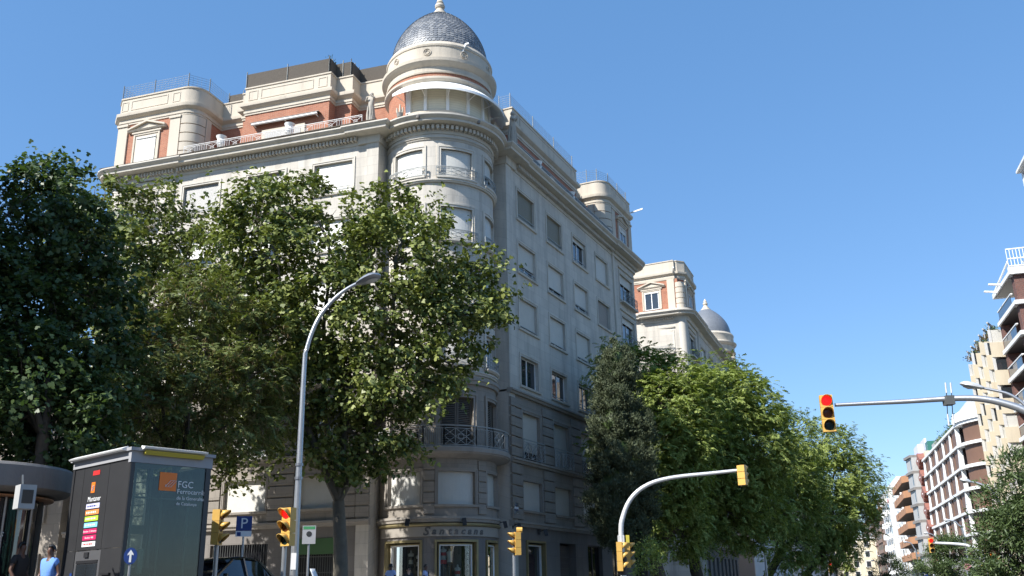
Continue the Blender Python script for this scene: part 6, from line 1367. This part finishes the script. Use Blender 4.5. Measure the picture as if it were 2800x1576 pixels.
# dark brick tower block with white slabs at the right edge
D1 = thing('dark_brick_block', 'dark brick apartment block with white slabs and glass balconies at the right edge', 'building', FS(100, -6, 0))
ZT = 29.2
block(FS, 97.3, 106, -2.6, 9, 0, ZT - .3, D1, 'brick_dark'); FN = Fr(FS(97.0, 0, 0), nS, -uS)       # face towards the camera, s runs right
block(FN, 2.2, 14, -.25, 3, 0, ZT - .3, D1, 'brick_dark', 'wall'); block(FS, 97.35, 98.4, -.35, 2.4, 0, ZT - .3, D1, 'brick_dark', 'side_fin'); block(FS, 105.2, 106.2, -.2, 2.6, 0, ZT - 2.5, D1, 'brick_dark', 'side_fin')
for f in range(10):
    z = ZT - 3.05 * f
    if z < 2: break
    MB().path(Fr((0, 0, 0), np.array([1.0, 0, 0]), np.array([0, 1.0, 0])), [FS(106.0, 0, 0)[:2], FS(97.0, 0, 0)[:2], FN(14, 0, 0)[:2]], [(-2.6, z - .28), (.05, z - .28), (.05, z + .12), (-2.6, z + .12)]).build('floor_slab', 'white_render', D1)
    MB().fbox(FS, 98.4, 105.2, -2.58, -.12, z - .34, z - .29).build('soffit_shade', 'kiosk_dark', D1)  # black sheet under each white slab, painting the shade of its underside
    if f: MB().fbox(FS, 99.0, 105.2, -.12, -.06, z + .12, z + 1.15).build('balcony_glass', 'pane_blue', D1); MB().fbox(FS, 98.4, 105.4, -.2, -.0, z + 1.1, z + 1.2).build('hand_rail', 'white_paint', D1)
    if f: win(FN, 3.0, 6.2, z + .55, z + 2.4, -.25, D1, 'frame_dark', 'pane_blue')
for i in range(2):
    a = FS(101.2 + 2.6 * i, .0, ZT - .1); MB().bar(a, FS(101.2 + 2.6 * i, 1.2, ZT + .08), .22, .16).build('hoist_beam', 'white_paint', D1)
MB().bar(FS(106, .0, ZT + .1), FS(97, .0, ZT + 1.0), .12, .2).build('rail', 'white_paint', D1)
m = MB()
for i in range(34): q = 0.02 + i * .3; m.bar(FN(q, .0, ZT + .6), FN(q, .0, ZT + 2.3), .05)
for z in (ZT + 2.3, ZT + 1.3, ZT + .55): m.bar(FN(0, .0, z), FN(11, .0, z), .10)
m.build('roof_railing', 'white_paint', D1); MB().fbox(FN, 0, 12, -.6, .0, ZT + .12, ZT + .55).build('parapet', 'white_render', D1)
pp = FN(1.8, -.5, ZT + .55); MB().lathe(pp, [(0, 0), (.3, 0), (.4, .5), (0, .5)], 10).build('planter', 'white_paint', D1)
pw = on_plane(2820, 470, nS * 24.5, nS); FP = Fr((pw[0], pw[1], 0), nS, -uS)
MB().fbox(FP, 2.5, 6, -4, -.5, ZT - 1, pw[2] + .1).build('penthouse', 'white_render', D1); MB().fbox(FP, .15, 6, -4, 0, pw[2] + .1, pw[2] + 1.6).build('penthouse', 'white_render', D1); MB().bar(FP(-.75, .1, pw[2] - .05), FP(3, .1, pw[2] + .15), .3, .22).build('awning_arm', 'frame_dark', D1); MB().fbox(FP, -.3, 6, -4.1, .15, pw[2] + 1.6, pw[2] + 1.85).build('roof_slab', 'white_render', D1)
# beige saw-tooth block
Z1 = thing('sawtooth_block', 'beige concrete apartment block with stepped angular bays', 'building', FS(112, -6, 0))
block(FS, 106.3, 123, -1.2, 10, 0, 25.0, Z1, 'beige_concrete')
rz_ = random.Random(3)
for j in range(6):
    sa = 106.4 + j * 2.75
    for f in range(9):
        z = -1.2 + f * 3.0 + .75 * ((j * 3) % 4)
        if z + 1.9 < 1 or z > 24.5: continue
        pl = [(sa + .55, -1.3), (sa + .1, 1.05), (sa + 2.85, -.15), (sa + 2.85, -1.3)]
        zt = min(z + 1.6, 25.8)
        MB().prism([FS(a, b, 0)[:2] for a, b in pl], max(z, 0), zt).build('bay_panel', 'beige_concrete', Z1)
        pl2 = [(sa + .7, -1.25), (sa + .35, .75), (sa + 2.75, -.3), (sa + 2.75, -1.25)]
        if zt < 25: w = MB().prism([FS(a, b, 0)[:2] for a, b in pl2], zt, zt + 1.41).build('window', 'pane' if rz_.random() < .5 else 'shutter_cream', Z1); MB().prism([FS(a, b, 0)[:2] for a, b in ((sa + .3, .7), (sa + .1, 1.05), (sa + 1.0, .7), (sa + 1.0, .45))], zt, zt + 1.40).build('white_fin', 'white_paint', w)
    m = MB()
    for i in range(3): m.bar(FS(sa + .4 + i * .8, .8 - i * .35, 25.6), FS(sa + .4 + i * .8, .8 - i * .35, 26.7), .08)
    m.bar(FS(sa + .2, .9, 26.6), FS(sa + 2.4, .0, 26.6), .16); m.build('roof_frame', 'grey_bay', Z1)
    PP = np.array(FS(sa + 1, .4, 25.9)) + RNG.normal(0, 1, (160, 3)) * [.28, .28, .16]
    tag(obj('roof_plants', fast_mesh('roof_plants', leaf_cloud(PP, RNG.normal(size=PP.shape), DIAM, .3), 1, 'pods' if j % 2 else 'leaf_cedar'), Z1), kind='stuff')
# white-banded corner building with brown panels
W1 = thing('banded_building', 'white-framed building with brown panels and curved glazed corner', 'building', FS(150, -8, 0))
RC = 9.0; cw = FS(145, -RC, 0); FC = Cyl((cw[0], cw[1], 0), RC, aS - math.pi / 2, 6, -1); QL = RC * math.pi / 2
LV = [3.6, 6.6, 9.55, 12.55, 15.55, 18.6, 21.5]
MB().fbox(FS, 145, 187, -12, -.62, 0, 21.2).build('core_wall', 'pane_black', W1); MB().sweep(FC, 0, QL, [(-6, 0), (-1.5, 0), (-1.5, 21.2), (-6, 21.2)]).build('core_wall', 'pane_black', W1, 40)
for z in LV:
    MB().fbox(FS, 145.001, 187, -.7, 0.0, z - .36, z).build('floor_band', 'white_paint', W1); MB().sweep(FC, 0, QL + 6, [(-1.6, z - .42), (0, z - .42), (0, z), (-1.6, z)]).build('floor_band', 'white_paint', W1, 40)
rr = random.Random(9)
for f, (z0, z1) in enumerate(zip(LV, LV[1:])):
    y0, y1 = z0, z1 - .42
    for i in range(6):
        a = 145.5 + i * 8.4 - (f % 2) * 2.2; a = max(a, 145.3)
        MB().plate(FS, [(a, y0), (a + (.5 if (f + i) % 2 else 1.5), y0), (a + .5, y1), (a, y1)], -.65, -.12).build('white_fin', 'white_paint', W1)
        e = min(a + 8.2 - .3, 186.6)
        for c0, c1 in ((a + 1.2, a + 5.0), (a + 6.2, e)):
            if c1 - c0 > .6 and c1 < 187: MB().fbox(FS, c0, c1, -.6, -.3, y0, y1).build('brown_panel', 'brown_panel', W1)
    q0 = 1.0 + (f * .25)
    MB().sweep(FC, q0, q0 + 4.6, [(-1.4, y0), (-.5, y0), (-.5, y1), (-1.4, y1)]).build('brown_panel', 'brown_panel', W1, 40)
    MB().sweep(FC, q0 + 4.8, QL + 4, [(-.14, y0), (-.1, y0), (-.1, y0 + 1.0), (-.14, y0 + 1.0)]).build('balcony_glass', 'pane', W1, 40)
    m = MB()
    for q in np.arange(q0 + 5, QL + 3, 1.6): m.fbox(FC, q, q + .08, -1.48, -1.38, y0, y1)
    o = m.build('mullion', 'steel', W1)
    for q in (q0 + 6.2, q0 + 8.4): MB().sweep(FC, q, q + 1.2, [(-1.49, y0 + .1), (-1.45, y0 + .1), (-1.45, y1 - .4), (-1.49, y1 - .4)]).build('curtain', 'shutter_grey', o)
MB().sweep(FC, -.0, QL + 6, [(-1.6, 21.5), (.25, 21.5), (.1, 22.6), (-.4, 23.0), (-1.6, 23.0)]).build('curved_parapet', 'white_render', W1, 40); MB().sweep(FC, .5, QL + 6, [(-5, 23.0), (-.6, 23.0), (-2.6, 25.2), (-5, 25.2)]).build('roof_slope', 'grey_bay', W1, 40)
PP = np.array([FS(rr.uniform(146, 172), rr.uniform(-2.2, -.6), 21.6 + abs(rr.gauss(0, .7))) for _ in range(1500)])
tag(obj('roof_plants', fast_mesh('roof_plants', leaf_cloud(PP, RNG.normal(size=PP.shape), DIAM, .42), 1, 'leaf_cedar'), W1), kind='stuff')
MB().fbox(FS, 176, 186, -5, -2, 21.5, 24.0).build('roof_shed', 'grey_bay', W1)
# grey bay column with red flower plaques
G1 = thing('flower_column_building', 'narrow building with grey angular bays and red flower-shaped plaques', 'building', FS(194, -6, 0))
block(FS, 187.2, 200, -.8, 10, 0, 23.2, G1, 'cream_render')
for f in range(7):
    z = 2.2 + f * 3.0; pl = [(192.5, -.8), (192.5, 1.1), (197.5, 1.6), (199.5, .4), (199.5, -.8)]
    MB().prism([FS(a, b, 0)[:2] for a, b in pl], z, z + 2.5).build('bay', 'grey_bay', G1); MB().prism([FS(a, b * 1.25 if b > 0 else b, 0)[:2] for a, b in pl], z + 2.5, z + 3.0 - .02).build('bay_band', 'concrete', G1)
    MB().plate(FS, [(193.2, z + .4), (194.4, z + .4), (194.4, z + 2.2), (193.2, z + 2.2)], 1.1, 1.24).build('window', 'pane', G1); 
    c, r = 189.6, 1.35; zc = z + 1.4
    m = MB(); m.plate(FS, [(c + r * 1.7 * math.cos(q) * (1 + .28 * math.cos(4 * q)), zc + r * .85 * math.sin(q) * (1 + .28 * math.cos(4 * q))) for q in np.linspace(0, 2 * math.pi, 29)[:-1]], -.8, .35); fl = m.build('flower_plaque', 'flower_red', G1); m = MB(); m.plate(FS, [(c + .3 * math.cos(q), zc + .16 * math.sin(q)) for q in np.linspace(0, 2 * math.pi, 11)[:-1]], .35, .45); m.build('flower_eye', 'sign_white', fl)
block(FS, 187.5, 191, -1.5, 4, 23.2, 25.0, G1, 'green_cloth', 'roof_tarpaulin'); block(FS, 193, 200, -.4, 1, 23.2, 25.2, G1, 'stripe_lilac', 'roof_screen')
# orange balconies
O1 = thing('orange_balcony_building', 'building with deep orange-brown balconies on every floor', 'building', FS(218, -6, 0))
block(FS, 200.2, 238, -1.2, 10, 0, 20.2, O1, 'louver_brown'); block(FS, 200.2, 203, -.8, 2, 0, 20.3, O1, 'white_render', 'wall_pier')
for f in range(6):
    z = 4.6 + f * 2.98
    MB().path(FS, [(237, -1.2), (235.5, 1.5), (206, 2.1), (202.5, .9), (202.5, -1.0)], [(-.2, z - .25), (0, z - .25), (.02, z + 1.1), (-.2, z + 1.1)]).build('balcony', 'balcony_orange', O1)
    m = MB(); pl = [FS(237, -1.2, 0)[:2], FS(235.4, 1.4, 0)[:2], FS(206, 2.0, 0)[:2], FS(202.6, .8, 0)[:2], FS(202.6, -1.2, 0)[:2]]; m.prism(pl, z - .2, z); m.build('balcony_floor', 'concrete', O1)
    for a in (208, 216, 224, 231): win(FS, a, a + 3.4, z + .1, z + 2.3, -1.2, O1, 'frame_dark', 'pane_black')
    for a in (211, 219, 227): MB().fbox(FS, a, a + .5, 1.9, 2.25, z + .9, z + 1.35).build('planter', 'white_paint', O1)
# white stepped building
H1 = thing('white_building', 'tall white rendered building with stepped top and narrow windows', 'building', FS(260, -6, 0))
block(FS, 238.2, 262, -.2, 12, 0, 22.6, H1, 'white_render'); block(FS, 262, 288, .3, 12, 0, 23.0, H1, 'white_render'); block(FS, 226, 243, -2.5, 8, 20.2, 24.0, H1, 'white_render', 'penthouse'); block(FS, 205, 226, -3.5, 8, 20.2, 25.6, H1, 'white_render', 'penthouse')
block(FS, 206, 222, -3.3, .4, 25.6, 28.0, H1, 'stripe_lilac', 'roof_screen'); block(FS, 228, 240, -2.3, .3, 22.0, 23.8, H1, 'yellow_ad', 'terrace_glass'); block(FS, 255, 285, -1.5, 8, 23, 25.4, H1, 'white_render', 'penthouse')
for f in range(7):
    z = 2.6 + f * 3.0
    for a in (240.5, 246, 252): win(FS, a, a + 2.6, z, z + 1.9, -.2, H1, 'grey_bay', 'pane_black', 0, .05)
    for a in (263.5, 270.5, 277.5): win(FS, a, a + 3.4, z, z + 2.2, .3, H1, 'grey_bay', 'pane', rz_.choice((0, .3, .6))); MB().fbox(FS, a + 3.6, a + 6.2, .3, 1.3, z - .5, z + .5).build('balcony', 'white_paint', H1)
block(FS, 263.5, 267, .35, .1, 18.8, 21, H1, 'red_cloth', 'red_awning'); m = MB()
for a in (256, 258): m.tube([FS(a, .1, 1), FS(a, .1, 22)], .18, 8)
m.build('downpipe', 'white_paint', H1)
# brown brick building with small square windows
N1 = thing('brown_brick_building', 'brown brick building with rows of small square windows and corner loggias', 'building', FS(330, -6, 0))
block(FS, 300, 392, .4, 14, 0, 19.6, N1, 'brick_brown'); block(FS, 289, 300, .0, 12, 0, 19.0, N1, 'brick_brown', 'corner_pier'); block(FS, 289, 392, .9, 15, 19.6, 20.6, N1, 'balcony_orange', 'eaves'); block(FS, 289, 330, -1.5, 10, 20.6, 25.0, N1, 'brick_brown', 'penthouse')
for f in range(6):
    z = 2.2 + f * 2.95
    MB().fbox(FS, 300, 318, -.4, .55, z + .2, z + 2.4).build('loggia', 'louver_brown', N1); MB().fbox(FS, 300, 318, .55, .7, z + .2, z + 1.1).build('loggia_rail', 'brick_brown', N1)
    for a in range(324, 390, 9): win(FS, a, a + 3.2, z + .9, z + 2.1, .4, N1, 'frame_dark', 'pane_black', 0, .08)
    MB().fbox(FS, 320, 391, .4, .62, z - .1, z + .12).build('string_course', 'brick_dark', N1)
    MB().fbox(FS, 289.4, 290.6, .0, .7, z + .4, z + 1.8).build('sign_letter', 'sign_white', N1)
# far white and cream buildings closing the view
for lb, s0, s1, d, h, mt, nm in (('far white building with stacked balconies left of the brown brick one', 396, 450, 3.0, 17.5, 'white_render', 'white_building'), ('far pale building behind the stacked balconies', 455, 560, 8.0, 19.0, 'white_render', 'white_building')):
    X = thing(nm, lb, 'building', FS((s0 + s1) / 2, -4, 0), 'far buildings along the avenue'); block(FS, s0, s1, d, 14, 0, h, X, mt)
    for f in range(int(h / 3) - 1):
        z = 2.4 + f * 3.0
        MB().fbox(FS, s0 + 2, s0 + 22, d, d + 2.2, z, z + 1.0).build('balcony', 'white_paint', X); MB().fbox(FS, s0 + 3, s0 + 21, d, d + .3, z + 1.0, z + 2.7).build('window', 'pane_black', X)
        for a in range(int(s0) + 26, int(s1) - 4, 8): win(FS, a, a + 4, z + .6, z + 2.3, d, X, 'grey_bay', 'pane_black')
FZ = Fr(at(2240, 1590, 330) * [1, 1, 0], azv(R_(106)), azv(R_(196)))
for lb, a, b, h, mt in (('far cream building with white window surrounds at the avenue end', 3, 22, 13.5, 'cream_render'), ('far white building rising behind the cream one', -14, 2.6, 19.5, 'white_render')):
    X = thing('pale_building', lb, 'building', FZ((a + b) / 2, 0, 0), 'far buildings along the avenue'); block(FZ, a, b, 0, 12, 0, h, X, mt); MB().fbox(FZ, a - .4, b + .4, -12, .5, h, h + .5).build('cornice', 'white_render', X)
    for f in range(int(h / 3.1)):
        for q in np.arange(a + 1.2, b - 2, 3.6): win(FZ, q, q + 1.6, 1.6 + f * 3.1, 3.6 + f * 3.1, 0, X, 'white_paint', 'pane')
# light wall glimpsed between the trunks of the avenue
X = thing('white_house', 'white sunlit house glimpsed behind the avenue trunks', 'building', FR(85, -2, 0)); block(FR, 72, 110, .3, 10, 0, 15, X, 'white_render')
for f in range(4):
    for q in range(74, 108, 4): win(FR, q, q + 2, 2 + f * 3.2, 3.9 + f * 3.2, .3, X, 'grey_bay', 'pane')
